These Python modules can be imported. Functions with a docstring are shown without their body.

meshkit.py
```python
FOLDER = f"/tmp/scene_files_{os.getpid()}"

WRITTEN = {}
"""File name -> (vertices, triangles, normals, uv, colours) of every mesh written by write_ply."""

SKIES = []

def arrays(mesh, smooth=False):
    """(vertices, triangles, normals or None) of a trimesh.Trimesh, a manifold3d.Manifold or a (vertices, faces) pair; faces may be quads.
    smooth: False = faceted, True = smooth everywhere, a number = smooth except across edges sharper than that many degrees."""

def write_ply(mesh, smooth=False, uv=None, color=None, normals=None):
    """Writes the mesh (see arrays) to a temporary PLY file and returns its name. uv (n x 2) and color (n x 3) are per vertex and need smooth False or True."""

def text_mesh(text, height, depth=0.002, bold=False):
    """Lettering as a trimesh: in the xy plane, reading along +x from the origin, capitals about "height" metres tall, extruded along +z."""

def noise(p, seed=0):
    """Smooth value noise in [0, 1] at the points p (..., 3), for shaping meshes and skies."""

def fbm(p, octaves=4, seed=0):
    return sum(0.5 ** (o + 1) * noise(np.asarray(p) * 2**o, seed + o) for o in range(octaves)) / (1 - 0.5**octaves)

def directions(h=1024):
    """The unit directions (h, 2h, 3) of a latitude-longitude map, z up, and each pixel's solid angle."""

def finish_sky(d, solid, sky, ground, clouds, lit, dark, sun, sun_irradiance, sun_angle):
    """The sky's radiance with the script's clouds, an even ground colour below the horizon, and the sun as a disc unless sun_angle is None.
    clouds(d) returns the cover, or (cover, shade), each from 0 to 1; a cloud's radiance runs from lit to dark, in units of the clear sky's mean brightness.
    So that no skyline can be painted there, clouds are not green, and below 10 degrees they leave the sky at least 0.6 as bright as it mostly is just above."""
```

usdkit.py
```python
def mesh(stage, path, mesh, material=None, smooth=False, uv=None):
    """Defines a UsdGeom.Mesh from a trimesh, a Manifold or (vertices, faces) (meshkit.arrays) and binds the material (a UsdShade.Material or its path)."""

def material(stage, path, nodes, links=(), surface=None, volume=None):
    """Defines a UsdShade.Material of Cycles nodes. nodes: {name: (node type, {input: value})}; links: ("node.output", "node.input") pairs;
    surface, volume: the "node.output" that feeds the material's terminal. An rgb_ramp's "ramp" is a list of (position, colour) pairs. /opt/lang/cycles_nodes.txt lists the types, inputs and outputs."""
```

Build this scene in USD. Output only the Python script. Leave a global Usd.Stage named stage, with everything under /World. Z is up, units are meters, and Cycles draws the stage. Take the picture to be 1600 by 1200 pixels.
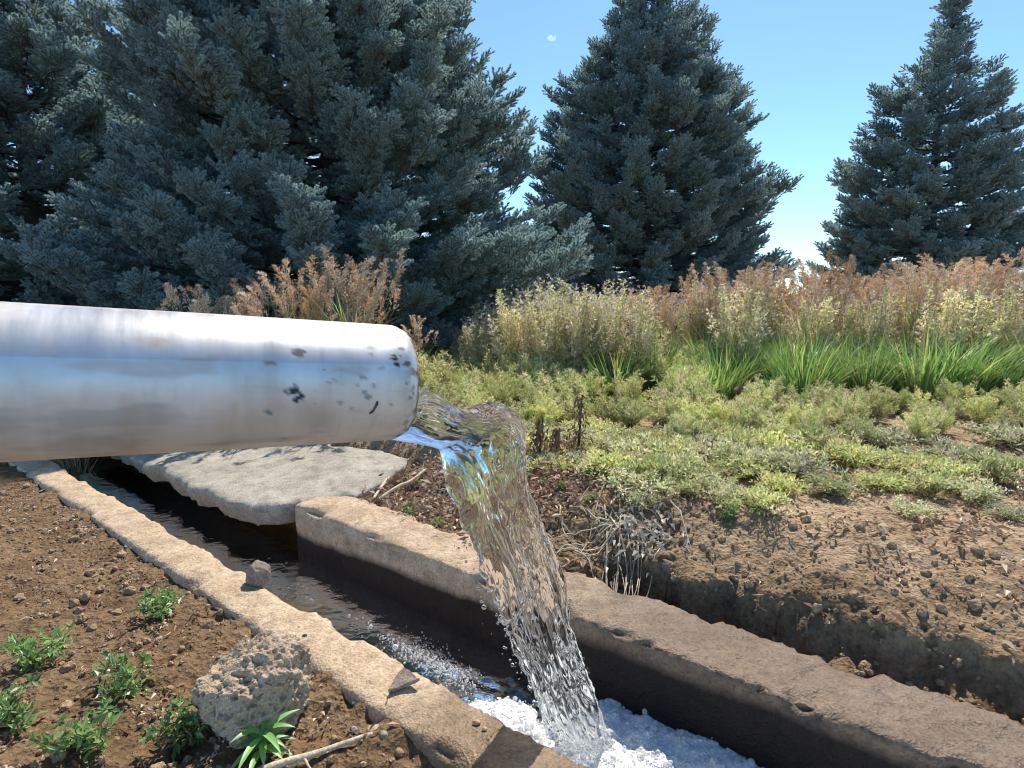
import math, numpy as np, trimesh, usdkit
from pxr import Usd, UsdGeom, UsdShade, UsdLux, Gf, Sdf, Vt
from scipy.spatial.transform import Rotation
from meshkit import fbm, noise
import shapely.geometry as sg
import shapely

stage = Usd.Stage.CreateInMemory()
UsdGeom.SetStageUpAxis(stage, 'Z'); UsdGeom.SetStageMetersPerUnit(stage, 1.0)
UsdGeom.Xform.Define(stage, '/World'); UsdGeom.Scope.Define(stage, '/World/Looks')

# ------------------------------------------------------------------ camera, sky, sun
CAM_H, PITCH, FPX = 1.056, math.radians(9.0), 890.0
cam = UsdGeom.Camera.Define(stage, '/World/camera')
cam.AddTranslateOp().Set(Gf.Vec3d(0, 0, CAM_H)); cam.AddRotateXOp().Set(81.0)
cam.CreateHorizontalApertureAttr(36.0); cam.CreateVerticalApertureAttr(27.0)
cam.CreateFocalLengthAttr(36.0 * FPX / 1600); cam.CreateClippingRangeAttr(Gf.Vec2f(0.05, 3000))
cam.CreateFStopAttr(0.0); cam.CreateExposureAttr(0.72)
SUN_AZ, SUN_EL = math.radians(18), math.radians(54)
SKY = usdkit.material(stage, '/World/Looks/sky_look', {
    'sky': ('sky_texture', {'sky_type': 'single_scattering', 'sun_disc': False, 'sun_elevation': SUN_EL, 'sun_rotation': SUN_AZ, 'altitude': 1500.0, 'air_density': 1.0, 'aerosol_density': 0.6, 'ozone_density': 1.5}),
    'tc': ('texture_coordinate', {}),
    'dist': ('vector_math', {'math_type': 'distance', 'vector2': (0.0609, 0.923, 0.379)}),
    'warp': ('noise_texture', {'scale': 110.0, 'detail': 6.0, 'roughness': 0.7}),
    'add': ('math', {'math_type': 'multiply_add', 'value2': 0.034, }),
    'edge': ('map_range', {'from_min': 0.0225, 'from_max': 0.0130, 'to_min': 0.0, 'to_max': 0.6, 'clamp': True}),
    'mixc': ('mix', {'color2': (9.0, 9.2, 9.6)}),
    'tone': ('mix', {'mix_type': 'multiply', 'fac': 1.0, 'color2': (0.64, 0.82, 0.90)}),
    'bg': ('background_shader', {'strength': 0.14})},
    [('tc.generated', 'dist.vector1'), ('tc.generated', 'warp.vector'), ('warp.fac', 'add.value1'), ('dist.value', 'add.value3'), ('add.value', 'edge.value'),
     ('edge.result', 'mixc.fac'), ('sky.color', 'mixc.color1'), ('mixc.color', 'tone.color1'), ('tone.color', 'bg.color')], surface='bg.background')
dome = UsdLux.DomeLight.Define(stage, '/World/sky')
UsdShade.MaterialBindingAPI.Apply(dome.GetPrim()).Bind(SKY)
sun = UsdLux.DistantLight.Define(stage, '/World/sun')
sun.AddRotateXYZOp().Set(Gf.Vec3f(-(90 - math.degrees(SUN_EL)), 0, -math.degrees(SUN_AZ)))
sun.CreateIntensityAttr(1.05); sun.CreateAngleAttr(0.53); sun.CreateNormalizeAttr(True); sun.CreateColorAttr(Gf.Vec3f(1.0, 0.94, 0.84))

# ------------------------------------------------------------------ helpers
_names = {}
def numbered(path):
    n = _names.get(path, 0); _names[path] = n + 1
    return path if n == 0 else f'{path}_{n:03d}'

def tag(prim, label=None, cat=None, group=None, kind=None):
    prim = prim.GetPrim() if hasattr(prim, 'GetPrim') else prim
    for k, v in (('label', label), ('category', cat), ('group', group), ('kind', kind)):
        if v: prim.SetCustomDataByKey(k, v)
    return prim

def add(parent, name, vf, mat, smooth=False, tint=None, attrs=None, label=None, cat=None, group=None, kind=None):
    """One Mesh prim under parent (a path)."""
    path = numbered(parent + '/' + name)
    m = usdkit.mesh(stage, path, vf, mat, smooth=smooth)
    api = UsdGeom.PrimvarsAPI(m)
    if tint is not None:
        api.CreatePrimvar('tint', Sdf.ValueTypeNames.Color3fArray, 'vertex').Set(Vt.Vec3fArray.FromNumpy(np.asarray(tint, np.float32)))
    for k, a in (attrs or {}).items():
        api.CreatePrimvar(k, Sdf.ValueTypeNames.FloatArray, 'vertex').Set(Vt.FloatArray.FromNumpy(np.asarray(a, np.float32)))
    tag(m, label, cat, group, kind)
    return m

def thing(name, loc=(0, 0, 0), rotz=0.0, scale=1.0, label=None, cat=None, group=None, kind=None, matrix=None):
    x = UsdGeom.Xform.Define(stage, numbered('/World/' + name))
    place(x, loc, rotz, scale, matrix)
    tag(x, label, cat, group, kind)
    return str(x.GetPath())

def place(x, loc, rotz=0.0, scale=1.0, matrix=None):
    if matrix is None:
        m = np.eye(4); c, s = math.cos(rotz), math.sin(rotz)
        sc = np.broadcast_to(scale, 3)
        m[:3, :3] = np.array([[c, -s, 0], [s, c, 0], [0, 0, 1]]) * sc[None, :]
        m[:3, 3] = loc
    else:
        m = matrix
    attr = x.GetPrim().GetAttribute('xformOp:transform')
    op = UsdGeom.XformOp(attr) if attr and attr.IsValid() else x.AddTransformOp()
    op.Set(Gf.Matrix4d(*[float(v) for v in m.T.ravel()]))

def dup(src, name, loc, rotz=0.0, scale=1.0, label=None, cat=None, group=None):
    x = UsdGeom.Xform.Define(stage, numbered('/World/' + name))
    x.GetPrim().GetReferences().AddInternalReference(src)
    x.GetPrim().SetInstanceable(True)
    place(x, loc, rotz, scale)
    tag(x, label, cat, group)
    return str(x.GetPath())

def scatter(parent, name, protos, pos, quat, scale, idx, label=None, cat=None, kind='stuff'):
    """PointInstancer; protos = list of (vf, material, tint, smooth); quat as x,y,z,w."""
    path = numbered(parent + '/' + name)
    pi = UsdGeom.PointInstancer.Define(stage, path)
    targets = []
    for k, (vf, mat, tint, sm) in enumerate(protos):
        m = add(path, 'piece', vf, mat, smooth=sm, tint=tint); targets.append(m.GetPath())
    pi.CreatePrototypesRel().SetTargets(targets)
    pi.CreateProtoIndicesAttr(Vt.IntArray.FromNumpy(np.asarray(idx, np.int32)))
    pi.CreatePositionsAttr(Vt.Vec3fArray.FromNumpy(np.asarray(pos, np.float32)))
    q = np.asarray(quat, np.float32)
    pi.CreateOrientationsAttr(Vt.QuathArray([Gf.Quath(float(a[3]), float(a[0]), float(a[1]), float(a[2])) for a in q]))
    sc = np.asarray(scale, np.float32); sc = np.repeat(sc[:, None], 3, 1) if sc.ndim == 1 else sc
    pi.CreateScalesAttr(Vt.Vec3fArray.FromNumpy(np.ascontiguousarray(sc)))
    tag(pi, label, cat, None, kind)
    return pi

def unit(a): return a / np.maximum(np.linalg.norm(a, axis=-1, keepdims=True), 1e-9)
def join(parts):
    """parts: list of (v, f, tint) or (v, f)."""
    vs, fs, ts, n = [], [], [], 0
    for p in parts:
        vs.append(p[0]); fs.append(np.asarray(p[1]) + n); n += len(p[0])
        if len(p) > 2: ts.append(np.broadcast_to(p[2], (len(p[0]), 3)))
    return np.vstack(vs), np.vstack(fs), (np.vstack(ts) if ts else None)

def grid_faces(a, b, wrap=False):
    """triangles of an a x b vertex grid; wrap joins the last column to the first."""
    i, j = np.meshgrid(np.arange(a - 1), np.arange(b if wrap else b - 1), indexing='ij')
    j2 = (j + 1) % b
    q = np.stack([i * b + j, (i + 1) * b + j, (i + 1) * b + j2, i * b + j2], -1).reshape(-1, 4)
    return np.vstack([q[:, [0, 1, 2]], q[:, [0, 2, 3]]])

def tube(path, radius, sides=6, caps=True):
    path = np.asarray(path, float); n = len(path)
    rad = np.broadcast_to(radius, n)
    t = unit(np.gradient(path, axis=0))
    ref = np.array([0, 0, 1.0]) if abs(t[0, 2]) < 0.9 else np.array([1.0, 0, 0])
    a = unit(np.cross(t, ref)); b = np.cross(t, a)
    th = np.arange(sides) / sides * 2 * np.pi
    v = path[:, None] + rad[:, None, None] * (a[:, None] * np.cos(th)[None, :, None] + b[:, None] * np.sin(th)[None, :, None])
    v = v.reshape(-1, 3); f = grid_faces(n, sides, True)[:, ::-1]
    if caps:
        v = np.vstack([v, path[0], path[-1]]); k = np.arange(sides); k2 = (k + 1) % sides
        f = np.vstack([f, np.stack([np.full(sides, n * sides), k, k2], 1)[:, ::-1], np.stack([np.full(sides, n * sides + 1), (n - 1) * sides + k, (n - 1) * sides + k2], 1)])
    return v, f

def leaves(B, D, L, W, rng, fold=0.25, curl=0.0):
    """Leaf-shaped quads: B bases, D directions, L lengths, W half widths."""
    n = len(B); D = unit(D)
    side = unit(np.cross(D, rng.normal(size=(n, 3)) * 0.7 + [0, 0, 1]))
    up = np.cross(side, D)
    L = np.broadcast_to(L, n)[:, None]; W = np.broadcast_to(W, n)[:, None]
    mid = B + D * L * 0.45
    tip = B + D * L - up * L * curl
    v = np.stack([B, mid + side * W + up * W * fold, tip, mid - side * W + up * W * fold], 1).reshape(-1, 3)
    k = np.arange(n)[:, None] * 4
    return v, np.vstack([k + [0, 1, 2], k + [0, 2, 3]])

def blades(B, D, L, W, rng, bend=0.5, seg=5):
    """Curved grass blades."""
    n = len(B); D = unit(D); L = np.broadcast_to(L, n); W = np.broadcast_to(W, n); bend = np.broadcast_to(bend, n)
    az = np.arctan2(D[:, 1], D[:, 0]) + rng.normal(size=n) * 0.3
    out = np.stack([np.cos(az), np.sin(az), np.zeros(n)], 1)
    side = np.stack([-np.sin(az), np.cos(az), np.zeros(n)], 1)
    t = np.linspace(0, 1, seg)
    c = B[:, None] + L[:, None, None] * (t[None, :, None] * D[:, None] + (t ** 2)[None, :, None] * bend[:, None, None] * (out - [0, 0, 0.6])[:, None] * 0.6)
    w = (W[:, None] * (1 - t[None] ** 2.2) + 0.0004)[..., None]
    v = np.stack([c + side[:, None] * w, c - side[:, None] * w], 2).reshape(-1, 3)
    fs = []
    base = np.arange(n)[:, None] * seg * 2
    for k in range(seg - 1):
        fs += [base + [2 * k, 2 * k + 1, 2 * k + 3], base + [2 * k, 2 * k + 3, 2 * k + 2]]
    return v, np.vstack(fs)

def smoothstep(a, b, x):
    t = np.clip((x - a) / (b - a), 0, 1); return t * t * (3 - 2 * t)

# the ditch frame: u across the ditch (away from the viewer), s along it (to the right and nearer)
NU, DS = np.array([0.609, 0.793]), np.array([0.793, -0.609])
def us(x, y): return NU[0] * x + NU[1] * y, DS[0] * x + DS[1] * y
def xy(u, s): return NU[0] * u + DS[0] * s, NU[1] * u + DS[1] * s
WATER = -0.264
U0, U1, U2, U3 = 0.832, 1.010, 1.517, 1.79     # curb outer/inner, wall inner/outer

def sight(px, py):
    x, y = (px - 800) / FPX, -(py - 600) / FPX
    return np.array([x, math.cos(PITCH) + y * math.sin(PITCH), -math.sin(PITCH) + y * math.cos(PITCH)])
def at_z(px, py, z):
    r = sight(px, py); q = r * ((z - CAM_H) / r[2]); q[2] += CAM_H; return q
def at_y(px, py, Y):
    r = sight(px, py); q = r * (Y / r[1]); q[2] += CAM_H; return q

def ground(x, y, fine=True):
    x, y = np.asarray(x, float), np.asarray(y, float)
    u, s = us(x, y)
    p = np.stack([x, y, np.zeros_like(x)], -1)
    wob = fbm(p * 1.7, 3, 5) - 0.5
    # beyond the wall
    hollow = smoothstep(-1.08, -0.72, s + wob * 0.4) * (1 - 0.75 * smoothstep(-0.38, -0.08, s + wob * 0.5))
    bank = -0.02 * (1 - hollow) - 0.38 * hollow
    top = 0.09 + 0.05 * smoothstep(-2.2, -0.8, s)
    climb = smoothstep(1.80 + 0.16 * hollow, 2.55 + 0.05 * wob, u + wob * 0.28)
    lip = smoothstep(1.99 + 0.02 * (1 - hollow), 2.075 + 0.04 * (1 - hollow), u + wob * 0.22 + 0.10 * (fbm(p * 6, 3, 17) - 0.5))
    far = bank * (1 - lip) - 0.015 * lip
    far = far + (top + 0.015) * climb * lip
    far = far + 0.03 * smoothstep(2.6, 6, u) + wob * 0.05 * smoothstep(1.8, 2.6, u)
    far = far + (fbm(p * 0.35, 3, 9) - 0.5) * 0.25 * smoothstep(3.5, 8, u)
    slabs = smoothstep(2.36, 2.50, -s) * (1 - smoothstep(2.3, 2.55, u))
    far = far * (1 - slabs) + np.minimum(far, -0.08) * slabs
    # near side
    near = -0.028 - 0.05 * smoothstep(-1.15, -0.75, s) * smoothstep(0.62, 0.83, u) + wob * 0.03
    near = near + 0.03 * smoothstep(0.7, 0.2, u)
    bed = -0.40 + 0.03 * wob
    z = np.where(u < 1.2, near + (bed - near) * smoothstep(0.865, 0.915, u), bed + (far - bed) * smoothstep(1.69, 1.75, u))
    if fine:
        loose = np.where(u < 0.9, 1.0, np.where(u < 1.7, 0.25, 1.0 - 0.45 * smoothstep(3.0, 4.5, u)))
        wet = smoothstep(3.1, 1.9, u) * smoothstep(-2.2, -1.2, s) + (u < 0.9) * 0.55
        z = z + loose * ((fbm(p * 9, 3, 2) - 0.5) * 0.040 + (fbm(p * 28, 3, 3) - 0.5) * (0.012 + 0.026 * wet))
    return z
def gz(x, y, fine=False): return float(ground(np.array([x]), np.array([y]), fine)[0])
def on_ground(px, py):
    z = 0.0
    for _ in range(12): q = at_z(px, py, z); z = gz(q[0], q[1])
    return at_z(px, py, z)

# ------------------------------------------------------------------ materials
def M(name, nodes, links, surface): return usdkit.material(stage, '/World/Looks/' + name, nodes, links, surface=surface)

def leaf_look(name, translucent=0.4, vary=0.35, gloss=0.06, rough=0.45):
    """Thin plant matter: reflects its own colour and lets a share of the light through."""
    return M(name, {
        'tint': ('attribute', {'attribute': 'tint'}), 'oi': ('object_info', {}), 'geo': ('geometry', {}),
        'mr': ('map_range', {'from_min': 0.0, 'from_max': 1.0, 'to_min': 1 - vary, 'to_max': 1 + vary}),
        'mi': ('map_range', {'from_min': 0.0, 'from_max': 1.0, 'to_min': 0.75, 'to_max': 1.25}),
        'mul': ('math', {'math_type': 'multiply'}), 'hsv': ('hsv', {'saturation': 1.0}), 'th': ('hsv', {'value': translucent}),
        'd': ('diffuse_bsdf', {}), 't': ('translucent_bsdf', {}), 'g': ('glossy_bsdf', {'roughness': rough, 'color': (1, 1, 1)}),
        'm1': ('add_closure', {}), 'm2': ('mix_closure', {'fac': gloss})},
        [('oi.random', 'mr.value'), ('geo.random_per_island', 'mi.value'), ('mr.result', 'mul.value1'), ('mi.result', 'mul.value2'), ('mul.value', 'hsv.value'), ('tint.color', 'hsv.color'),
         ('hsv.color', 'd.color'), ('hsv.color', 'th.color'), ('th.color', 't.color'), ('d.BSDF', 'm1.closure1'), ('t.BSDF', 'm1.closure2'), ('m1.closure', 'm2.closure1'), ('g.BSDF', 'm2.closure2')], 'm2.closure')

LEAF = leaf_look('leaf_look', 0.8, 0.25)
GRASS = leaf_look('grass_look', 0.8, gloss=0.06)
DRY = leaf_look('dry_plant_look', 0.3, 0.25, gloss=0.02)
NEEDLE = leaf_look('needle_look', 0.55, 0.18, gloss=0.06)
STEM = leaf_look('stem_look', 0.0, 0.2, gloss=0.03)

D3, N3 = (DS[0], DS[1], 0.0), (NU[0], NU[1], 0.0)
def rough_look(name, ramp, speck, scale=7.0, fine=110.0, bump=0.5, dist=0.006, rough=0.85, wet=None, stain=None):
    """Mineral surface: broad tone noise, fine speckle, optional wetness along the ditch and below a water mark."""
    nodes = {'geo': ('geometry', {}),
        'n1': ('noise_texture', {'scale': scale, 'detail': 6.0, 'roughness': 0.6}),
        'n2': ('noise_texture', {'scale': fine, 'detail': 3.0, 'roughness': 0.65}),
        'v': ('voronoi_texture', {'scale': fine * 1.3}), 'n4': ('noise_texture', {'scale': scale * 3.7, 'detail': 8.0, 'roughness': 0.72}), 'r4': ('rgb_ramp', {'ramp': [(0.32, (0.50, 0.47, 0.44)), (0.46, (0.90, 0.88, 0.86)), (0.62, (1.12, 1.10, 1.07))]}), 'mul4': ('mix', {'mix_type': 'multiply', 'fac': 0.85}), 'h4': ('math', {'math_type': 'multiply_add', 'value2': 1.2}),
        'r1': ('rgb_ramp', {'ramp': ramp}), 'r2': ('rgb_ramp', {'ramp': speck}),
        'mul': ('mix', {'mix_type': 'multiply', 'fac': 1.0}),
        'hh': ('math', {'math_type': 'multiply_add', 'value2': 0.6}), 'h2': ('math', {'math_type': 'multiply_add', 'value2': 0.5}),
        'b': ('bump', {'strength': bump, 'distance': dist}),
        'p': ('principled_bsdf', {'roughness': rough, 'specular_ior_level': 0.3})}
    links = [('geo.position', 'n1.vector'), ('geo.position', 'n2.vector'), ('geo.position', 'v.vector'), ('n1.fac', 'r1.fac'), ('n2.fac', 'r2.fac'), ('r1.color', 'mul.color1'), ('r2.color', 'mul.color2'),
        ('n1.fac', 'hh.value1'), ('n2.fac', 'hh.value3'), ('v.distance', 'h2.value1'), ('hh.value', 'h2.value3'), ('geo.position', 'n4.vector'), ('n4.fac', 'r4.fac'), ('mul.color', 'mul4.color1'), ('r4.color', 'mul4.color2'), ('n4.fac', 'h4.value1'), ('h2.value', 'h4.value3'), ('h4.value', 'b.height'), ('b.normal', 'p.normal')]
    out = 'mul4.color'
    if wet:
        nodes |= {'w1': ('math', {'math_type': 'multiply_add', 'value2': wet['wob']}), 'wr': ('map_range', {'from_min': wet['a'], 'from_max': wet['b'], 'to_min': 0, 'to_max': 1, 'clamp': True}),
            'dot': ('vector_math', {'math_type': 'dot_product', 'vector2': wet['dir']}), 'wn': ('noise_texture', {'scale': wet.get('scale', 9.0), 'detail': 7.0, 'roughness': 0.7}),
            'wm': ('mix', {'mix_type': 'multiply', 'color2': wet['color']}), 'wrough': ('map_range', {'from_min': 0, 'from_max': 1, 'to_min': rough, 'to_max': wet['rough'], 'clamp': True})}
        links += [('geo.position', 'dot.vector1'), ('geo.position', 'wn.vector'), ('wn.fac', 'w1.value1'), ('dot.value', 'w1.value3'), ('w1.value', 'wr.value'), ('wr.result', 'wm.fac'), (out, 'wm.color1'), ('wr.result', 'wrough.value'), ('wrough.result', 'p.roughness')]
        out = 'wm.color'
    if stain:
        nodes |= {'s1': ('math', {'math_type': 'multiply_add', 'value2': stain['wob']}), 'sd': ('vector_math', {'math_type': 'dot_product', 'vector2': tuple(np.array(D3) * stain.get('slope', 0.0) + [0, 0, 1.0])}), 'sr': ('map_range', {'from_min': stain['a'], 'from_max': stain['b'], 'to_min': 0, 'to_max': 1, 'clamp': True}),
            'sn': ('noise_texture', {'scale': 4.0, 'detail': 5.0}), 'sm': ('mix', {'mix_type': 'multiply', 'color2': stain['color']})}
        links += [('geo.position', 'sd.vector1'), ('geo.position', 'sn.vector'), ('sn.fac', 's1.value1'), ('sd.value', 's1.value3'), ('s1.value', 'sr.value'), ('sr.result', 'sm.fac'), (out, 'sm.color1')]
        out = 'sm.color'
    links.append((out, 'p.base_color'))
    return M(name, nodes, links + [], 'p.BSDF')

SPECK = [(0.25, (0.40, 0.39, 0.38)), (0.42, (0.82, 0.81, 0.80)), (0.55, (1.0, 1.0, 1.0)), (0.75, (1.25, 1.20, 1.14))]
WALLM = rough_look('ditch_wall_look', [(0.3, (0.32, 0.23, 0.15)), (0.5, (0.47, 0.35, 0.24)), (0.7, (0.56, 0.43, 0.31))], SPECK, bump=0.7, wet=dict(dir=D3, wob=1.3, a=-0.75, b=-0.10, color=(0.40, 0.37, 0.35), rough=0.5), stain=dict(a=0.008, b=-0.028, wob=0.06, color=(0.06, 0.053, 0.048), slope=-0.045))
CURBM = rough_look('ditch_curb_look', [(0.3, (0.38, 0.27, 0.175)), (0.5, (0.49, 0.37, 0.25)), (0.7, (0.56, 0.44, 0.31))], SPECK, bump=0.65, wet=dict(dir=D3, wob=0.5, a=-0.85, b=-0.62, color=(0.45, 0.40, 0.34), rough=0.35), stain=dict(a=-0.14, b=-0.18, wob=0.06, color=(0.35, 0.30, 0.16)))
SLABM = rough_look('concrete_slab_look', [(0.3, (0.27, 0.24, 0.20)), (0.5, (0.36, 0.33, 0.27)), (0.7, (0.42, 0.385, 0.325))], SPECK, scale=4.0, bump=0.35)
ROCKM = rough_look('sandstone_look', [(0.3, (0.30, 0.22, 0.15)), (0.5, (0.44, 0.34, 0.24)), (0.7, (0.50, 0.40, 0.30))], SPECK, scale=18.0, fine=160.0, bump=0.7)
CHIPM = rough_look('chipped_stone_look', [(0.3, (0.18, 0.14, 0.115)), (0.5, (0.28, 0.22, 0.175)), (0.7, (0.36, 0.29, 0.225))], SPECK, scale=30.0, fine=220.0, bump=0.5)
PEBM = M('pebble_look', {'oi': ('object_info', {}), 'tint': ('attribute', {'attribute': 'tint'}), 'n': ('noise_texture', {'scale': 60.0, 'detail': 4.0}), 'mr': ('map_range', {'to_min': 0.6, 'to_max': 1.3}), 'hsv': ('hsv', {}), 'p': ('principled_bsdf', {'roughness': 0.6})},
    [('n.fac', 'mr.value'), ('mr.result', 'hsv.value'), ('tint.color', 'hsv.color'), ('hsv.color', 'p.base_color')], 'p.BSDF')
SOILM = rough_look('soil_look', [(0.3, (0.27, 0.18, 0.105)), (0.5, (0.40, 0.285, 0.175)), (0.7, (0.50, 0.37, 0.24))], [(0.3, (0.55, 0.53, 0.5)), (0.5, (0.95, 0.95, 0.95)), (0.7, (1.15, 1.12, 1.1))], scale=5.0, fine=55.0, bump=1.0, dist=0.014, rough=0.95,
    wet=dict(dir=N3, wob=0.9, a=2.95, b=2.30, color=(0.50, 0.44, 0.37), rough=0.9, scale=3.0), stain=dict(a=-0.27, b=-0.30, wob=0.02, color=(0.55, 0.5, 0.22)))
CLODM = rough_look('clod_look', [(0.3, (0.24, 0.16, 0.095)), (0.5, (0.35, 0.245, 0.15)), (0.7, (0.45, 0.325, 0.205))], SPECK, scale=12.0, fine=120.0, bump=0.7, rough=0.95)
BARK = rough_look('bark_look', [(0.3, (0.05, 0.04, 0.033)), (0.7, (0.13, 0.10, 0.08))], SPECK, scale=14.0, fine=60.0, bump=0.8, dist=0.01)
STICKM = rough_look('dry_stick_look', [(0.3, (0.42, 0.34, 0.24)), (0.7, (0.60, 0.51, 0.38))], SPECK, scale=25.0, fine=160.0, bump=0.3, dist=0.002)
STALKM = rough_look('reed_stalk_look', [(0.3, (0.46, 0.39, 0.27)), (0.7, (0.66, 0.58, 0.43))], SPECK, scale=25.0, fine=160.0, bump=0.2, dist=0.002)

STREAM = M('stream_look', {'g': ('glass_bsdf', {'color': (0.985, 0.995, 1.0), 'roughness': 0.0, 'IOR': 1.33})}, [], 'g.BSDF')
POOL = M('ditch_water_look', {'geo': ('geometry', {}), 'n': ('noise_texture', {'scale': 22.0, 'detail': 3.0}), 'b': ('bump', {'strength': 0.35, 'distance': 0.01}), 'f': ('fresnel', {'IOR': 1.33}),
    't': ('transparent_bsdf', {'color': (0.52, 0.52, 0.34)}), 'g': ('glossy_bsdf', {'roughness': 0.02, 'color': (1, 1, 1)}), 'm': ('mix_closure', {})},
    [('geo.position', 'n.vector'), ('n.fac', 'b.height'), ('b.normal', 'f.normal'), ('b.normal', 'g.normal'), ('f.fac', 'm.fac'), ('t.BSDF', 'm.closure1'), ('g.BSDF', 'm.closure2')], 'm.closure')
FOAM = M('foam_look', {'geo': ('geometry', {}), 'v': ('voronoi_texture', {'scale': 150.0}), 'n': ('noise_texture', {'scale': 45.0, 'detail': 5.0}), 'a': ('math', {'math_type': 'add'}), 'b': ('bump', {'strength': 0.7, 'distance': 0.006}),
    'p': ('principled_bsdf', {'base_color': (0.80, 0.80, 0.79), 'roughness': 0.25, 'specular_ior_level': 0.5, 'subsurface_weight': 0.0})},
    [('geo.position', 'v.vector'), ('geo.position', 'n.vector'), ('v.distance', 'a.value1'), ('n.fac', 'a.value2'), ('a.value', 'b.height'), ('b.normal', 'p.normal')], 'p.BSDF')
BUBBLE = M('bubble_look', {'d': ('principled_bsdf', {'base_color': (0.82, 0.82, 0.81), 'roughness': 0.06, 'specular_ior_level': 0.8}), 't': ('transparent_bsdf', {'color': (0.95, 0.95, 0.95)}), 'lw': ('layer_weight', {'blend': 0.35}),
    'mr': ('map_range', {'from_min': 0.0, 'from_max': 0.8, 'to_min': 0.3, 'to_max': 1.0, 'clamp': True}), 'm': ('mix_closure', {})},
    [('lw.facing', 'mr.value'), ('mr.result', 'm.fac'), ('t.BSDF', 'm.closure1'), ('d.BSDF', 'm.closure2')], 'm.closure')
PIPEM = M('steel_look', {'tc': ('texture_coordinate', {}), 'stain': ('attribute', {'attribute': 'stain'}), 'rust': ('attribute', {'attribute': 'rust'}),
    'map': ('mapping', {'scale': (30.0, 4.0, 4.0)}), 'n': ('noise_texture', {'scale': 1.0, 'detail': 6.0, 'roughness': 0.6}), 'nb': ('noise_texture', {'scale': 9.0, 'detail': 5.0}), 'nmix': ('math', {'math_type': 'multiply_add', 'value2': 0.75}), 'nhalf': ('math', {'math_type': 'multiply', 'value2': 0.25}),
    'c': ('rgb_ramp', {'ramp': [(0.3, (0.42, 0.40, 0.37)), (0.5, (0.60, 0.585, 0.565)), (0.7, (0.70, 0.685, 0.665))]}),
    'm1': ('mix', {'color2': (0.20, 0.115, 0.07)}), 'm2': ('mix', {'color2': (0.03, 0.028, 0.028)}),
    'mx': ('math', {'math_type': 'maximum'}), 'inv': ('map_range', {'to_min': 0.86, 'to_max': 0.0, 'clamp': True}),
    'rr': ('map_range', {'from_min': 0.3, 'from_max': 0.7, 'to_min': 0.38, 'to_max': 0.52}), 'ro': ('math', {'math_type': 'multiply_add', 'value2': 0.45}),
    'b': ('bump', {'strength': 0.06, 'distance': 0.004}), 'p': ('principled_bsdf', {'metallic': 0.86})},
    [('tc.object', 'map.vector'), ('map.vector', 'n.vector'), ('tc.object', 'nb.vector'), ('n.fac', 'nhalf.value1'), ('nb.fac', 'nmix.value1'), ('nhalf.value', 'nmix.value3'), ('nmix.value', 'c.fac'), ('c.color', 'm1.color1'), ('rust.fac', 'm1.fac'), ('m1.color', 'm2.color1'), ('stain.fac', 'm2.fac'), ('m2.color', 'p.base_color'),
     ('stain.fac', 'mx.value1'), ('rust.fac', 'mx.value2'), ('mx.value', 'inv.value'), ('inv.result', 'p.metallic'), ('n.fac', 'rr.value'), ('mx.value', 'ro.value1'), ('rr.result', 'ro.value3'), ('ro.value', 'p.roughness'), ('n.fac', 'b.height'), ('b.normal', 'p.normal')], 'p.BSDF')
RUSTM = rough_look('rust_look', [(0.3, (0.06, 0.035, 0.022)), (0.7, (0.17, 0.085, 0.045))], SPECK, scale=40.0, fine=250.0, bump=0.4, dist=0.002)
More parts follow.
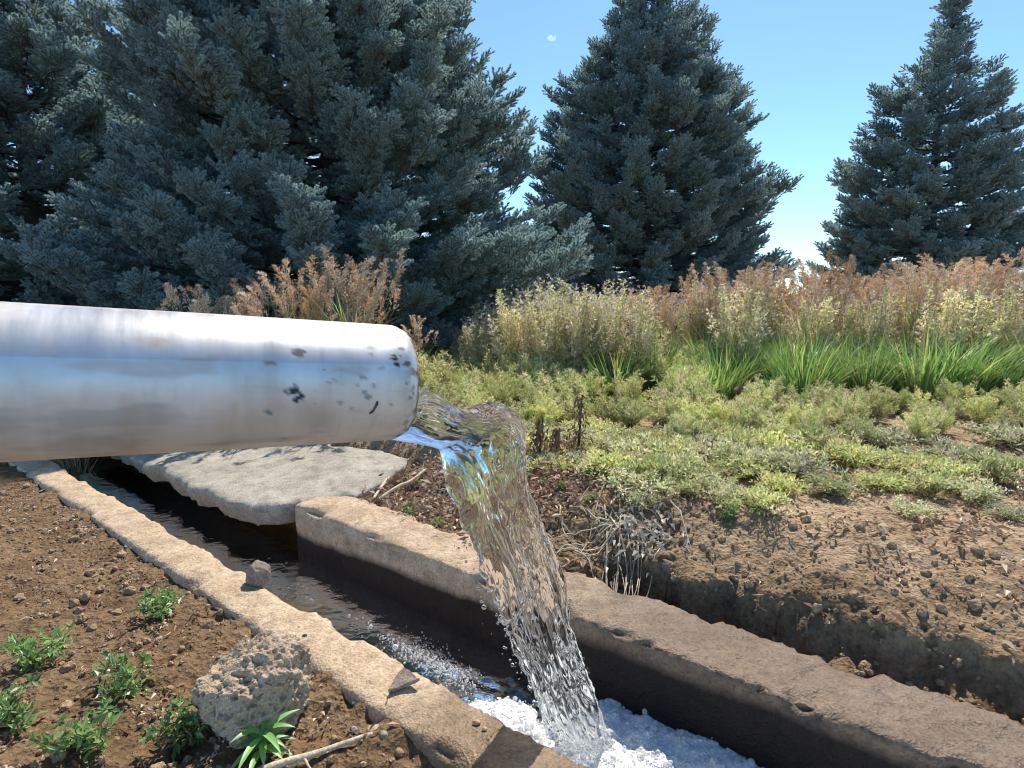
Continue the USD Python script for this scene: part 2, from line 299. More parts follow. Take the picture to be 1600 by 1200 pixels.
SIDING = M('pale_siding_look', {'geo': ('geometry', {}), 'n': ('noise_texture', {'scale': 3.0}), 'r': ('rgb_ramp', {'ramp': [(0.3, (0.5, 0.48, 0.46)), (0.7, (0.6, 0.58, 0.55))]}), 'p': ('principled_bsdf', {'roughness': 0.8})}, [('geo.position', 'n.vector'), ('n.fac', 'r.fac'), ('r.color', 'p.base_color')], 'p.BSDF')
ROOFM = M('shingle_look', {'geo': ('geometry', {}), 'n': ('noise_texture', {'scale': 6.0}), 'r': ('rgb_ramp', {'ramp': [(0.3, (0.09, 0.085, 0.09)), (0.7, (0.16, 0.15, 0.155))]}), 'p': ('principled_bsdf', {'roughness': 0.9})}, [('geo.position', 'n.vector'), ('n.fac', 'r.fac'), ('r.color', 'p.base_color')], 'p.BSDF')
PANEM = M('window_pane_look', {'p': ('principled_bsdf', {'base_color': (0.03, 0.035, 0.04), 'roughness': 0.05})}, [], 'p.BSDF')

# ------------------------------------------------------------------ ground
def axis_points(lo, hi, step, far_lo, far_hi):
    mid = np.arange(lo, hi + step / 2, step)
    def run(start, end, sgn):
        out, x, d = [], start, step
        while abs(x - start) < abs(end - start):
            d *= 1.14; x += sgn * d; out.append(x)
        return out
    return np.array(run(lo, far_lo, -1)[::-1] + list(mid) + run(hi, far_hi, 1))
gx = axis_points(-2.0, 2.3, 0.0105, -900, 900)
gy = axis_points(0.75, 4.6, 0.0105, -300, 1500)
X, Y = np.meshgrid(gx, gy, indexing='ij')
V = np.stack([X, Y, ground(X, Y)], -1).reshape(-1, 3)
F = grid_faces(len(gx), len(gy))
u_, s_ = us(V[:, 0], V[:, 1]); face = np.flatnonzero((u_ > 1.8) & (u_ < 2.4) & (s_ > -1.6) & (s_ < 1.5))
fm = (smoothstep(1.82, 1.95, u_) * smoothstep(2.35, 2.1, u_))[face]
sh = ((fbm(V[face] * 9, 3, 71) - 0.5) * 0.09 + (fbm(V[face] * 26, 3, 72) - 0.5) * 0.045) * fm
V[face, 0] += NU[0] * sh; V[face, 1] += NU[1] * sh; V[face, 2] += (fbm(V[face] * 18, 3, 73) - 0.5) * 0.03 * fm
add('/World', 'ground', (V, F), SOILM, smooth=True, label='brown soil of the bank and field around the ditch', cat='ground', kind='structure')

# ------------------------------------------------------------------ ditch: wall, curb, slab, water
def rough_block(u0, u1, z0, z1, s0, s1, seed, step=0.012, amp=0.018, chips=0.032, slump=None, round_ends=(True, True)):
    def side(a, b):
        n = max(2, int(np.linalg.norm(np.subtract(b, a)) / 0.014)); return [np.array(a) + (np.array(b) - a) * k / n for k in range(n)]
    prof = np.array(side((u0, z0), (u0, z1)) + side((u0, z1), (u1, z1)) + side((u1, z1), (u1, z0)) + side((u1, z0), (u0, z0)))
    ss = np.arange(s0, s1 + step, step); n, m = len(ss), len(prof)
    U = np.repeat(prof[None, :, 0], n, 0); Z = np.repeat(prof[None, :, 1], n, 0); S = np.repeat(ss[:, None], m, 1)
    uc, zc = (u0 + u1) / 2, (z0 + z1) / 2
    # rounded, chipped upper edges
    du = np.minimum(U - u0, u1 - U); dz = z1 - Z
    near = np.exp(-((du + dz) / 0.02))
    p = np.stack([U * 1.0, S, Z], -1)
    chip = np.clip((fbm(p * [6, 7, 6], 4, seed) - 0.50) * 5, 0, 1) * chips * np.exp(-((du + dz) / 0.03)) + near * 0.007
    U = U + np.where(U < uc, 1, -1) * chip; Z = Z - chip
    big = (fbm(p * 3.2, 3, seed + 1) - 0.5) * amp; small = (fbm(p * 22, 4, seed + 2) - 0.5) * 0.011 + (fbm(p * 60, 2, seed + 3) - 0.5) * 0.004 * (1 + 2 * smoothstep(-1.2, -0.4, S))
    top = smoothstep(0.02, 0.0, dz); sidew = smoothstep(0.02, 0.0, du)
    Z = Z + top * (big + small); U = U + sidew * np.where(U < uc, -1, 1) * (big + small)
    if slump is not None: U, Z = slump(U, S, Z)
    for end, k0 in ((round_ends[0], 0), (round_ends[1], n - 1)):
        if end:
            for j in range(5):
                i = k0 + j if k0 == 0 else k0 - j
                c = 0.035 * (1 - j / 5) ** 2
                U[i] = uc + (U[i] - uc) * (1 - c / (u1 - u0) * 2); Z[i] = Z[i] - (Z[i] > zc) * c * 0.8
    x, y = xy(U, S)
    v = np.stack([x, y, Z], -1).reshape(-1, 3); f = grid_faces(n, m, True)
    k = np.arange(m); k2 = (k + 1) % m; a = len(v)
    xa, ya = xy(uc, s0); xb, yb = xy(uc, s1)
    v = np.vstack([v, [xa, ya, zc], [xb, yb, zc]])
    f = np.vstack([f, np.stack([np.full(m, a), k, k2], 1)[:, ::-1] * 1, np.stack([np.full(m, a + 1), (n - 1) * m + k, (n - 1) * m + k2], 1)])
    return v, f[:, ::-1]

def wall_notch(U, S, Z):
    g = np.exp(-((S + 1.93) / 0.10) ** 2) * np.clip((fbm(np.stack([U * 9, S * 9, Z * 9], -1), 3, 77) + 0.2), 0, 1.2)
    edge = np.exp(-(np.maximum(U - U2, 0) + np.maximum(-Z, 0)) / 0.05)
    return U + g * edge * 0.035, Z - g * edge * 0.03
add('/World', 'ditch_wall', rough_block(U2, U3, -0.55, 0.0, -2.60, 3.2, 11, slump=wall_notch), WALLM, smooth=45,
    label='thick weathered concrete wall on the far side of the ditch, its face in shade', cat='wall')
add('/World', 'ditch_curb', rough_block(U0, U1, -0.55, 0.0, -5.0, 3.2, 23, amp=0.009, chips=0.014), CURBM, smooth=45,
    label='narrow sunlit concrete curb along the near side of the ditch', cat='curb')

# slab on the left
pts = [xy(1.40, -2.78), xy(1.50, -2.64), xy(1.60, -2.58), xy(1.74, -2.48)] + [at_z(*p)[:2] for p in ((562, 773, 0), (602, 757, 0), (630, 738, 0), (634, 722, 0), (596, 712, 0), (520, 704, 0))]
pts += [xy(2.55, -4.0), xy(2.6, -6.0), xy(1.36, -6.0), xy(1.40, -4.5), xy(1.37, -3.3)]
poly = sg.Polygon(pts).buffer(0).buffer(-0.03).buffer(0.03)
ring = poly.exterior.segmentize(0.03); rc = np.array(ring.coords)[:-1]
rc = rc + (fbm(np.c_[rc * 9, np.zeros(len(rc))], 4, 4)[:, None] - 0.5) * 0.07
poly = sg.Polygon(rc).buffer(0)
poly = poly if poly.geom_type == 'Polygon' else max(poly.geoms, key=lambda g: g.area)
from scipy.spatial import Delaunay
bx = poly.bounds; gxs, gys = np.meshgrid(np.arange(bx[0], bx[2], 0.022), np.arange(bx[1], bx[3], 0.022), indexing='ij')
gp = np.c_[gxs.ravel(), gys.ravel()] + np.random.default_rng(2).normal(size=(gxs.size, 2)) * 0.002
gp = gp[(gp[:, 0] > -3.8) & shapely.contains_xy(poly.buffer(-0.012), gp[:, 0], gp[:, 1])]
rb = np.array(poly.exterior.segmentize(0.02).coords)[:-1]; nb = len(rb)
ap = np.vstack([rb, gp]); tri = Delaunay(ap).simplices
cen = ap[tri].mean(1); tri = tri[shapely.contains_xy(poly, cen[:, 0], cen[:, 1])]
e1, e2 = ap[tri[:, 1]] - ap[tri[:, 0]], ap[tri[:, 2]] - ap[tri[:, 0]]
tri = np.where((e1[:, 0] * e2[:, 1] - e1[:, 1] * e2[:, 0] < 0)[:, None], tri[:, ::-1], tri)
from scipy.spatial import cKDTree
edge = cKDTree(rb).query(ap)[0]
u_, s_ = us(ap[:, 0], ap[:, 1]); a3 = np.c_[ap, ap[:, 0] * 0]
tz = -0.014 * np.exp(-edge / 0.012) * (0.3 + fbm(a3 * 14, 3, 8)) + (fbm(a3 * 2.5, 3, 6) - 0.5) * 0.03 + (fbm(a3 * 25, 3, 7) - 0.5) * 0.006 + 0.045 * smoothstep(1.5, 2.2, u_) - 0.03 * smoothstep(1.7, 1.2, u_)
crack = np.abs(fbm(a3 * 3.0, 3, 91) - 0.5); tz = tz - 0.010 * np.exp(-crack / 0.006) * (fbm(a3 * 1.3, 2, 92) > 0.55)
tops = np.c_[ap, tz]; rows = [tops]
cxy = np.array(poly.centroid.coords[0]); inw = np.array(poly.buffer(-0.09).exterior.coords)
back = inw[cKDTree(inw).query(rb)[1]] - rb; back = back / np.maximum(np.linalg.norm(back, axis=1, keepdims=True), 1e-6)
for kz in (0.02, 0.05, 0.08, 0.12): rows.append(np.c_[rb + back * (kz - 0.02) * 0.5 + (fbm(np.c_[rb * 16, np.full(nb, kz * 16)], 3, 55)[:, None] - 0.5) * 0.03, tz[:nb] - kz])
vs_ = np.vstack(rows); fs_ = [tri]; st = [np.arange(nb)] + [len(ap) + k * nb + np.arange(nb) for k in range(4)]
ccw = poly.exterior.is_ccw
for k in range(4):
    p0, p1 = st[k], np.roll(st[k], -1); q0, q1 = st[k + 1], np.roll(st[k + 1], -1)
    w = np.vstack([np.stack([p0, q0, q1], 1), np.stack([p0, q1, p1], 1)]); fs_.append(w if ccw else w[:, ::-1])
add('/World', 'concrete_slab', (vs_, np.vstack(fs_)), SLABM, smooth=40, label='broken grey concrete slab lying under the pipe beside the ditch wall', cat='slab')

# ditch water
uu, ss = np.arange(0.975, 1.545, 0.012), np.arange(-5.0, 3.1, 0.016)
S_, U_ = np.meshgrid(ss, uu, indexing='ij'); x_, y_ = xy(U_, S_)
pz = np.stack([U_ * 9, S_ * 6, S_ * 0], -1)
amp = 0.003 + 0.016 * smoothstep(-1.6, -0.9, S_)
wz = WATER + (fbm(pz, 4, 31) - 0.5) * amp * 2
add('/World', 'ditch_water', (np.stack([x_, y_, wz], -1).reshape(-1, 3), grid_faces(*S_.shape)[:, ::-1]), POOL, smooth=True, label='shallow dark water running in the concrete ditch', cat='water', kind='structure')

# foam
uu, ss = np.arange(0.985, 1.53, 0.006), np.arange(-1.75, 2.6, 0.0065)
S_, U_ = np.meshgrid(ss, uu, indexing='ij'); x_, y_ = xy(U_, S_)
q = np.stack([U_, S_, U_ * 0], -1)
front = -1.24 + 0.42 * smoothstep(1.18, 1.52, U_) + (fbm(q * 9, 4, 41) - 0.5) * 0.45
mask = smoothstep(0.0, 0.20, S_ - front)
lump = fbm(q * 11, 3, 42); small = fbm(q * 42, 3, 43)
tall = smoothstep(-1.2, -0.55, S_)
fz = WATER - 0.012 + mask * (0.010 + 0.065 * tall * lump + 0.012 * (1 - tall)) + mask * (small - 0.5) * 0.026
fv = np.stack([x_, y_, fz], -1).reshape(-1, 3); ff = grid_faces(*S_.shape)[:, ::-1]
keep = (mask.ravel() > 0.06)[ff].all(1); ff = ff[keep]
used, inv = np.unique(ff, return_inverse=True)
add('/World', 'foam', (fv[used], inv.reshape(-1, 3)), FOAM, smooth=True, label='white churning foam where the stream hits the ditch water', cat='foam', kind='stuff')
rng = np.random.default_rng(5); NB = 22000
ico = trimesh.creation.icosphere(2); ICO = (np.array(ico.vertices), np.array(ico.faces))
pick = rng.choice(used, NB); bp = fv[pick] + rng.normal(size=(NB, 3)) * 0.004
br = np.exp(rng.normal(size=NB) * 0.6) * 0.0024
scatter('/World', 'foam_bubbles', [(ICO, BUBBLE, None, True)], bp, np.tile([0, 0, 0, 1.0], (NB, 1)), br, np.zeros(NB, int), label='tiny glistening bubbles sitting on the white foam', cat='bubbles')
cl = []
for (px, py, n, spread) in ((545, 963, 9, 0.02), (575, 973, 30, 0.035), (610, 1003, 60, 0.04), (640, 1018, 220, 0.05), (668, 1030, 260, 0.05), (690, 1045, 240, 0.045), (660, 1010, 60, 0.07), (720, 1060, 260, 0.05), (482, 935, 5, 0.02), (450, 880, 6, 0.02), (468, 915, 10, 0.025)):
    c = at_z(px, py, WATER)
    o = rng.normal(size=(n, 2)) * spread * [1, 0.6]
    cl.append(np.c_[c[0] + DS[0] * o[:, 0] + NU[0] * o[:, 1], c[1] + DS[1] * o[:, 0] + NU[1] * o[:, 1], np.zeros(n)])
cl = np.vstack(cl); u_, s_ = us(cl[:, 0], cl[:, 1]); cl[:, 2] = WATER + (fbm(np.stack([u_ * 9, s_ * 6, s_ * 0], -1), 4, 31) - 0.5) * 2 * (0.003 + 0.016 * smoothstep(-1.6, -0.9, s_)) + 0.0003
cl = cl[(u_ > U1 + 0.01) & (u_ < 1.5)]
scatter('/World', 'floating_bubbles', [(ICO, BUBBLE, None, True)], cl, np.tile([0, 0, 0, 1.0], (len(cl), 1)), np.exp(rng.normal(size=len(cl)) * 0.5) * 0.0015, np.zeros(len(cl), int), label='loose white bubbles drifting on the dark ditch water', cat='bubbles')

# ------------------------------------------------------------------ pipe
RAD = 0.120
pend = at_y(622, 598, 1.185)
az, dip = math.radians(33), math.radians(5.0)
ax = np.array([math.cos(az) * math.cos(dip), math.sin(az) * math.cos(dip), -math.sin(dip)])
sidev = unit(np.cross([0, 0, 1.0], ax)); upv = np.cross(ax, sidev)
PM = np.eye(4); PM[:3, 0], PM[:3, 1], PM[:3, 2], PM[:3, 3] = ax, sidev, upv, pend
PINV = np.linalg.inv(PM)
def pipe_hit(px, py):
    """(distance along, angle) of the pipe's surface under a sight line."""
    o = (PINV @ [0, 0, CAM_H, 1])[:3]; d = PINV[:3, :3] @ sight(px, py)
    a, b, c = d[1] ** 2 + d[2] ** 2, o[1] * d[1] + o[2] * d[2], o[1] ** 2 + o[2] ** 2 - RAD ** 2
    disc = b * b - a * c
    if disc < 0: return None
    p = o + d * ((-b - math.sqrt(disc)) / a); return p[0], math.atan2(p[2], p[1])
pipe = thing('irrigation_pipe', matrix=PM, label='large dull steel pipe end pouring water into the ditch', cat='pipe')
th = np.linspace(0, 2 * np.pi, 240, endpoint=False)
xs = np.r_[-3.2, -2.4, np.arange(-1.6, -0.061, 0.005), np.arange(-0.06, 0.0001, 0.003)]
def ring_r(x): return RAD - 0.009 * smoothstep(-0.028, 0.002, x) ** 1.5
dent = lambda x, t: (fbm(np.stack([x * 3, np.cos(t) * 0.5, np.sin(t) * 0.5], -1), 2, 3) - 0.5) * 0.003
Xo, To = np.meshgrid(xs, th, indexing='ij'); Ro = ring_r(Xo) + dent(Xo, To) * smoothstep(-3.0, -1.4, Xo)
outer = np.stack([Xo + (fbm(np.stack([np.cos(To) * 4, np.sin(To) * 4, Xo * 0], -1), 3, 9) - 0.5) * 0.008 * (Xo > -0.004), Ro * np.cos(To), Ro * np.sin(To)], -1)
inner = outer[::-1].copy(); rr = np.hypot(inner[..., 1], inner[..., 2])[..., None]; inner[..., 1:] *= (rr - 0.005) / rr
pv = np.vstack([outer.reshape(-1, 3), inner.reshape(-1, 3)]); pf = grid_faces(2 * len(xs), len(th), True)
stain = np.zeros(len(pv)); no = outer.reshape(-1, 3)
so = np.zeros(len(no)); xx, tt = Xo.ravel(), To.ravel()
sp = np.stack([xx * 1.0, no[:, 1], no[:, 2]], -1)
rag = fbm(sp * 60, 4, 12); rag2 = fbm(sp * 130, 3, 14)
for (px, py, r, k) in ((460, 612, 0.011, 1), (469, 622, 0.012, 1), (475, 624, 0.008, .9), (456, 609, .006, .9), (617, 561, 0.011, 1), (620, 568, 0.007, 1), (616, 556, 0.006, 1), (597, 574, .006, .6), (635, 570, 0.009, .8), (566, 591, 0.008, .8), (558, 600, 0.005, .6), (465, 552, 0.010, .7), (455, 546, .006, .6), (418, 567, .012, .6), (507, 577, 0.004, .9),
        (574, 618, 0.010, .6), (583, 603, 0.009, .5), (530, 629, 0.007, .8), (551, 637, 0.006, .6), (492, 632, 0.005, .7), (523, 597, 0.008, .6), (514, 598, .005, .6), (582, 556, 0.006, .6), (420, 645, 0.009, .7), (445, 685, .006, .6), (611, 632, .007, .6), (635, 600, .006, .8), (641, 622, .006, .9), (628, 545, .006, .9), (620, 527, .005, 1), (631, 527, .006, 1)):
    h = pipe_hit(px, py)
    if h is None: continue
    dx, dt = xx - h[0], np.angle(np.exp(1j * (tt - h[1]))) * RAD
    d = np.sqrt((dx / 1.25) ** 2 + dt ** 2) / (r * 0.62)
    so = np.maximum(so, (0.62 if r < 0.0085 and k < 1 else 1.0) * k * smoothstep(1.3, 0.5, d + (rag - 0.5) * 3.4 + (rag2 - .5) * 2.8))
rim = smoothstep(-0.010, -0.001, xx + (rag - 0.5) * 0.02) * 0.95 + smoothstep(-0.05, 0.0, xx) * smoothstep(0.54, 0.66, rag) * 0.8
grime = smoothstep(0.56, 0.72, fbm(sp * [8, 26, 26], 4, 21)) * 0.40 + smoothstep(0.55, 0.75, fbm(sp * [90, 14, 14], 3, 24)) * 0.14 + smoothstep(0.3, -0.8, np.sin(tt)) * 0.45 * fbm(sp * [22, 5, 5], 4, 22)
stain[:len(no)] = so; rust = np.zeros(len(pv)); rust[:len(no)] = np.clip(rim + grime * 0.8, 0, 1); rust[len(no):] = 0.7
add(pipe, 'pipe_shell', (pv, pf), PIPEM, smooth=True, attrs=dict(stain=stain, rust=rust))
hook = []
for (px, py) in ((590, 627), (589, 631), (586, 637), (583, 642), (579, 645), (577, 646)):
    h = pipe_hit(px, py); hook.append([h[0], (RAD + 0.0006) * math.cos(h[1]), (RAD + 0.0006) * math.sin(h[1])])
add(pipe, 'scrape_mark', tube(np.array(hook), [0.0018, 0.0026, 0.002, 0.0022, 0.002, 0.001], 6), RUSTM, smooth=True, label='curved brown scratch near the open end')

# ------------------------------------------------------------------ falling stream: a solid sheet of water in the pipe's vertical plane
hdir = unit(np.array([ax[0], ax[1], 0.0])); across = np.array([-hdir[1], hdir[0], 0.0])
def in_plane(px, py):
    r = sight(px, py); o = np.array([0, 0, CAM_H]); return o + r * (np.dot(pend - o, across) / np.dot(r, across))
R_ = [(640, 602), (655, 606), (700, 634), (738, 643), (770, 633), (801, 648), (815, 690), (816, 735), (834, 790), (857, 850), (881, 920), (884, 965), (905, 1030), (926, 1085), (950, 1150), (976, 1210), (1000, 1262)]
L_ = [(606, 686), (620, 688), (655, 694), (688, 706), (692, 735), (711, 780), (727, 825), (744, 870), (767, 920), (785, 965), (800, 1010), (822, 1050), (842, 1100), (860, 1140), (885, 1180), (908, 1222), (930, 1265)]
R3, L3 = np.array([in_plane(*p) for p in R_]), np.array([in_plane(*p) for p in L_])
tk = np.array([-0.06, 0, 1, 2, 3, 4, 5, 6, 7, 8, 9, 10, 11, 12, 13, 14, 15]) + 0.06
from scipy.interpolate import PchipInterpolator
NI, NJ = 640, 220
ti = np.linspace(tk[0], tk[-1], NI)
Rp, Lp = PchipInterpolator(tk, R3)(ti), PchipInterpolator(tk, L3)(ti)
halfw = np.interp(ti, [0, 1.5, 3, 5, 8, 12, 15], [0.098, 0.090, 0.075, 0.060, 0.050, 0.050, 0.060])
thin = np.interp(ti, [0, 1, 3, 5, 8, 10, 13, 15], [0.5, 0.5, 0.30, 0.22, 0.25, 0.45, 0.8, 1.0])     # how thin the left edge of the sheet is
flat = np.interp(ti, [0, 2, 5], [4.5, 3.5, 2.2])
aa = np.linspace(0, 2 * np.pi, NJ, endpoint=False)
c, s = np.cos(aa)[None], np.sin(aa)[None]
e = 2.0 / flat[:, None]
vv = np.sign(c) * np.abs(c) ** np.where(c > 0, e, 1.0)
tt_ = np.sign(s) * np.abs(s) ** np.where(c > 0, e, 1.0)
prof = thin[:, None] + (1 - thin[:, None]) * smoothstep(-0.9, 0.6, vv)
C0 = ((Rp + Lp) / 2)[:, None]; Hf = ((Rp - Lp) / 2)[:, None]
base = C0 + Hf * vv[..., None] + across * (halfw[:, None] * tt_ * prof)[..., None]
def grid_normals(P):
    di = np.gradient(P, axis=0); dj = np.roll(P, -1, 1) - np.roll(P, 1, 1)
    return unit(np.cross(dj, di))
Nn = grid_normals(base)
if (Nn * (base - C0)).sum() < 0: Nn = -Nn
arc = np.r_[0, np.cumsum(np.linalg.norm(np.diff((Rp + Lp) / 2, axis=0), axis=1))]
A = np.repeat(arc[:, None], NJ, 1)
q1 = np.stack([A * 4.0, vv * 2.6, tt_ * 2.2 + 5], -1); q2 = np.stack([A * 15.0, vv * 5.5, tt_ * 4.0], -1); q3 = np.stack([A * 30, vv * 20.0, tt_ * 12.0], -1)
k = np.interp(A, [0, 0.1, 0.3, 0.6, 1.0, 1.3], [0.35, 0.6, 0.8, 1.2, 1.9, 2.4])
calm = 0.14 + 0.86 * smoothstep(-0.5, 0.3, vv + 0.25 * (fbm(q1, 2, 60) - 0.5) + 0.9 * smoothstep(0.35, 0.8, A))
ridge = 1 - np.abs(2 * fbm(q2, 2, 52) - 1)
disp = k * calm * ((fbm(q1, 2, 51) - 0.5) * 0.034 + (ridge - 0.7) * 0.019 * smoothstep(0.35, 0.62, fbm(q1 * 1.7, 2, 57)) + (fbm(q3, 2, 53) - 0.5) * (0.0095 * smoothstep(-0.4, 0.4, vv) * smoothstep(0.9, 0.4, A) + 0.0024))
edgeL = np.exp(-((vv + 1) / 0.22) ** 2); disp = disp + edgeL * smoothstep(0.12, 0.3, A) * (fbm(np.stack([A * 22, A * 0, A * 0], -1), 3, 54) - 0.45) * 0.03
P_ = base + Nn * disp[..., None]
sv = P_.reshape(-1, 3); sf = grid_faces(NI, NJ, True)
sv = np.vstack([sv, P_[0].mean(0), P_[-1].mean(0)]); kk = np.arange(NJ); k2 = (kk + 1) % NJ
sf = np.vstack([sf, np.stack([np.full(NJ, NI * NJ), k2, kk], 1)[:, ::-1], np.stack([np.full(NJ, NI * NJ + 1), (NI - 1) * NJ + k2, (NI - 1) * NJ + kk], 1)])
tm = trimesh.Trimesh(sv, sf, process=False)
if tm.volume < 0: sf = sf[:, ::-1]
add('/World', 'water_stream', (sv, sf), STREAM, smooth=True, label='thick clear stream of water gushing from the pipe into the ditch', cat='water stream')
drop = trimesh.creation.icosphere(3, 0.0085); drop.apply_scale([1, 1, 1.15])
dp = in_plane(783, 966); drop.apply_translation(dp)
add('/World', 'water_drop', (np.array(drop.vertices), np.array(drop.faces)), STREAM, smooth=True, label='single round water drop flung off the left edge of the stream', cat='drop')
n = 200; ii = rng.integers(110, NI, n); side_ = rng.random(n) < 0.72
dpos = np.where(side_[:, None], Lp[ii] + (Lp - Rp)[ii] * (rng.random(n)[:, None] ** 2 * 0.22 - 0.01), Rp[ii] + (Rp - Lp)[ii] * (rng.random(n)[:, None] ** 2 * 0.10)) + rng.normal(size=(n, 3)) * 0.008
scatter('/World', 'spray_drops', [(ICO, STREAM, None, True)], dpos, np.tile([0, 0, 0, 1.0], (n, 1)), np.exp(rng.normal(size=n) * 0.5) * 0.0021, np.zeros(n, int), label='fine spray drops flying beside the falling stream', cat='spray')
#PART2

# ------------------------------------------------------------------ stones, sticks, clods
def stone(seed, size, rough=0.25, flat=1.0, cuts=6, sub=4, fine=0.03):
    r = np.random.default_rng(seed); m = trimesh.creation.icosphere(sub); v = np.array(m.vertices)
    for _ in range(cuts):
        d = unit(r.normal(size=3)); h = r.uniform(0.62, 0.88); k = v @ d; v = v - np.outer(np.maximum(k - h, 0), d) * 0.9
    v = v * (1 + (fbm(v * 1.6 + seed, 4, seed)[:, None] - 0.5) * rough * 2 + (fbm(v * 7 + seed, 3, seed)[:, None] - 0.5) * fine * 2)
    return v * np.asarray(size) * [1, 1, flat], np.array(m.faces)

bc = on_ground(412, 1140)
bv, bf = stone(41, (0.150, 0.115, 0.150), 0.22, cuts=9, sub=6, fine=0.10)
pit = np.clip(fbm(bv * 60, 3, 7) - 0.52, 0, 1)[:, None]; bv = bv - unit(bv) * pit * 0.05
add(thing('boulder', (bc[0] - 0.015, bc[1] + 0.03, bc[2] + 0.075), label='large pitted tan sandstone rock on the soil beside the curb', cat='rock'), 'stone_body', (bv, bf), ROCKM, smooth=True)
for (px, py, sz, sd, lab) in ((405, 905, (0.045, 0.04, 0.05), 3, 'dark lump of rock on the far left end of the curb'),):
    c = at_z(px, py, 0.01); v, f = stone(sd, sz, 0.3, sub=4); add('/World', 'rock', (v + c + [0, 0, 0.02], f), CHIPM, smooth=True, label=lab, cat='rock')
# the triangular chip on the curb
tri = sg.Polygon([(-0.035, -0.022), (0.048, 0.004), (0.004, 0.046), (-0.012, 0.03)])
mf = trimesh.creation.extrude_polygon(tri, 0.010, engine='earcut'); vv2, ff2 = trimesh.remesh.subdivide_to_size(mf.vertices, mf.faces, 0.006, max_iter=12)
vv2 = vv2 + (fbm(vv2 * 60, 3, 5)[:, None] - 0.5) * [0.008, 0.008, 0.007]
Rm = Rotation.from_euler('xyz', [17, -5, 4], degrees=True).as_matrix(); vv2 = vv2 @ Rm.T; vv2[:, 2] -= vv2[:, 2].min()
c = at_z(628, 1076, 0.0); add('/World', 'stone_chip', (vv2 + c + [0, 0, 0.004], ff2), CHIPM, smooth=40, label='small flat triangular stone chip lying on the sunlit curb', cat='stone')
for i, (px, py, r, col, lab) in enumerate(((517, 1052, 0.010, (0.38, 0.35, 0.32), 'small pale pebble beside the curb right of the boulder'), (540, 1079, 0.010, (0.10, 0.115, 0.14), 'small blue-grey pebble in the soil'), (532, 1063, .008, (.36, .36, .37), 'round light grey pebble in the soil'),
        (508, 1046, .009, (.30, .27, .27), 'pinkish grey pebble near the curb edge'), (584, 1142, .014, (.42, .30, .17), 'tan pointed stone above the long stick'), (599, 1150, .016, (.24, .21, .14), 'flat olive-brown stone beside the tan pointed stone'), (553, 1140, .008, (.25, .25, .25), 'small grey pebble left of the tan stone'),
        (572, 1107, .010, (.15, .14, .13), 'dark grey pebble by the middle of the soil strip'), (556, 1099, .008, (.33, .30, .28), 'light pebble by the middle of the soil strip'), (477, 994, .007, (.05, .045, .04), 'tiny black stone on the curb'), (467, 981, .004, (.06, .05, .045), 'smaller black crumb on the curb'),
        (744, 1130, .008, (.42, .22, .12), 'orange pebble on the wet edge of the curb'), (757, 1140, .006, (.45, .25, .15), 'small orange pebble beside another on the wet curb'), (500, 1100, .012, (.28, .22, .17), 'brown pebble at the foot of the boulder'))):
    c = at_z(px, py, 0.0) if py < 1000 or px > 740 else on_ground(px, py)
    v, f = stone(100 + i, (r * 1.25, r, r * 0.75), 0.3, sub=3)
    add('/World', 'pebble', (v + c + [0, 0, r * 0.35], f), PEBM, smooth=True, tint=np.tile(col, (len(v), 1)), label=lab, cat='pebble')

def wavy(p0, p1, n, amp, seed, lift=0.0):
    t = np.linspace(0, 1, n)[:, None]; p = np.asarray(p0) * (1 - t) + np.asarray(p1) * t
    d = np.stack([fbm(np.c_[t * 3, t * 0, t * 0 + j], 2, seed + j).ravel() - 0.5 for j in range(3)], 1) * amp
    p = p + d; p[:, 2] += lift * 4 * (t[:, 0] * (1 - t[:, 0])); return p
a_, b_ = on_ground(448, 1206), on_ground(581, 1157)
st_ = thing('stick', label='long pale dry stick lying on the soil at the lower left', cat='stick')
pth = wavy(a_ + [-0.12, -0.06, 0.012], b_ + [0, 0, 0.02], 24, 0.022, 3, 0.012)
add(st_, 'stick_body', tube(pth, np.linspace(0.011, 0.0055, 24) * (1 + 0.25 * (fbm(pth * 60, 2, 1) - .5)), 10), STICKM, smooth=True)
add(st_, 'twig', tube(wavy(pth[12], pth[12] + [0.05, -0.05, 0.0], 8, 0.01, 9), np.linspace(0.004, 0.0015, 8), 6), STICKM, smooth=True)
for (p0, p1, r, lift, lab) in (((582, 786), (648, 722), 0.0075, 0.02, 'upper of the two dry reed stalks leaning from the wall beside the slab'), ((592, 790), (664, 749), 0.0085, 0.0, 'lower, thicker of the two dry reed stalks behind the ditch wall')):
    a_, b_ = on_ground(*p0), on_ground(*p1)
    a_[2] = max(a_[2], -0.01)
    add(thing('reed_stalk', label=lab, cat='stalk'), 'stalk_body', tube(wavy(a_ + [0, 0, 0.02], b_ + [0, 0, 0.05], 16, 0.02, int(r * 1e4), lift), r, 8), STALKM, smooth=True)
for (p0, p1, r, lab) in (((1100, 688), (1155, 684), 0.011, 'white fallen branch among the low weeds at right'), ((1050, 684), (1078, 674), 0.012, 'short grey curved root end left of the white fallen branch'), ((1010, 700), (1050, 694), 0.007, 'thin pale twig on the bare soil patch')):
    add('/World', 'branch', tube(wavy(on_ground(*p0) + [0, 0, 0.03], on_ground(*p1) + [0, 0, 0.03], 12, 0.05, int(p0[0]), 0.01), r * np.linspace(1, 0.6, 12), 7), STICKM, smooth=True, label=lab, cat='branch')
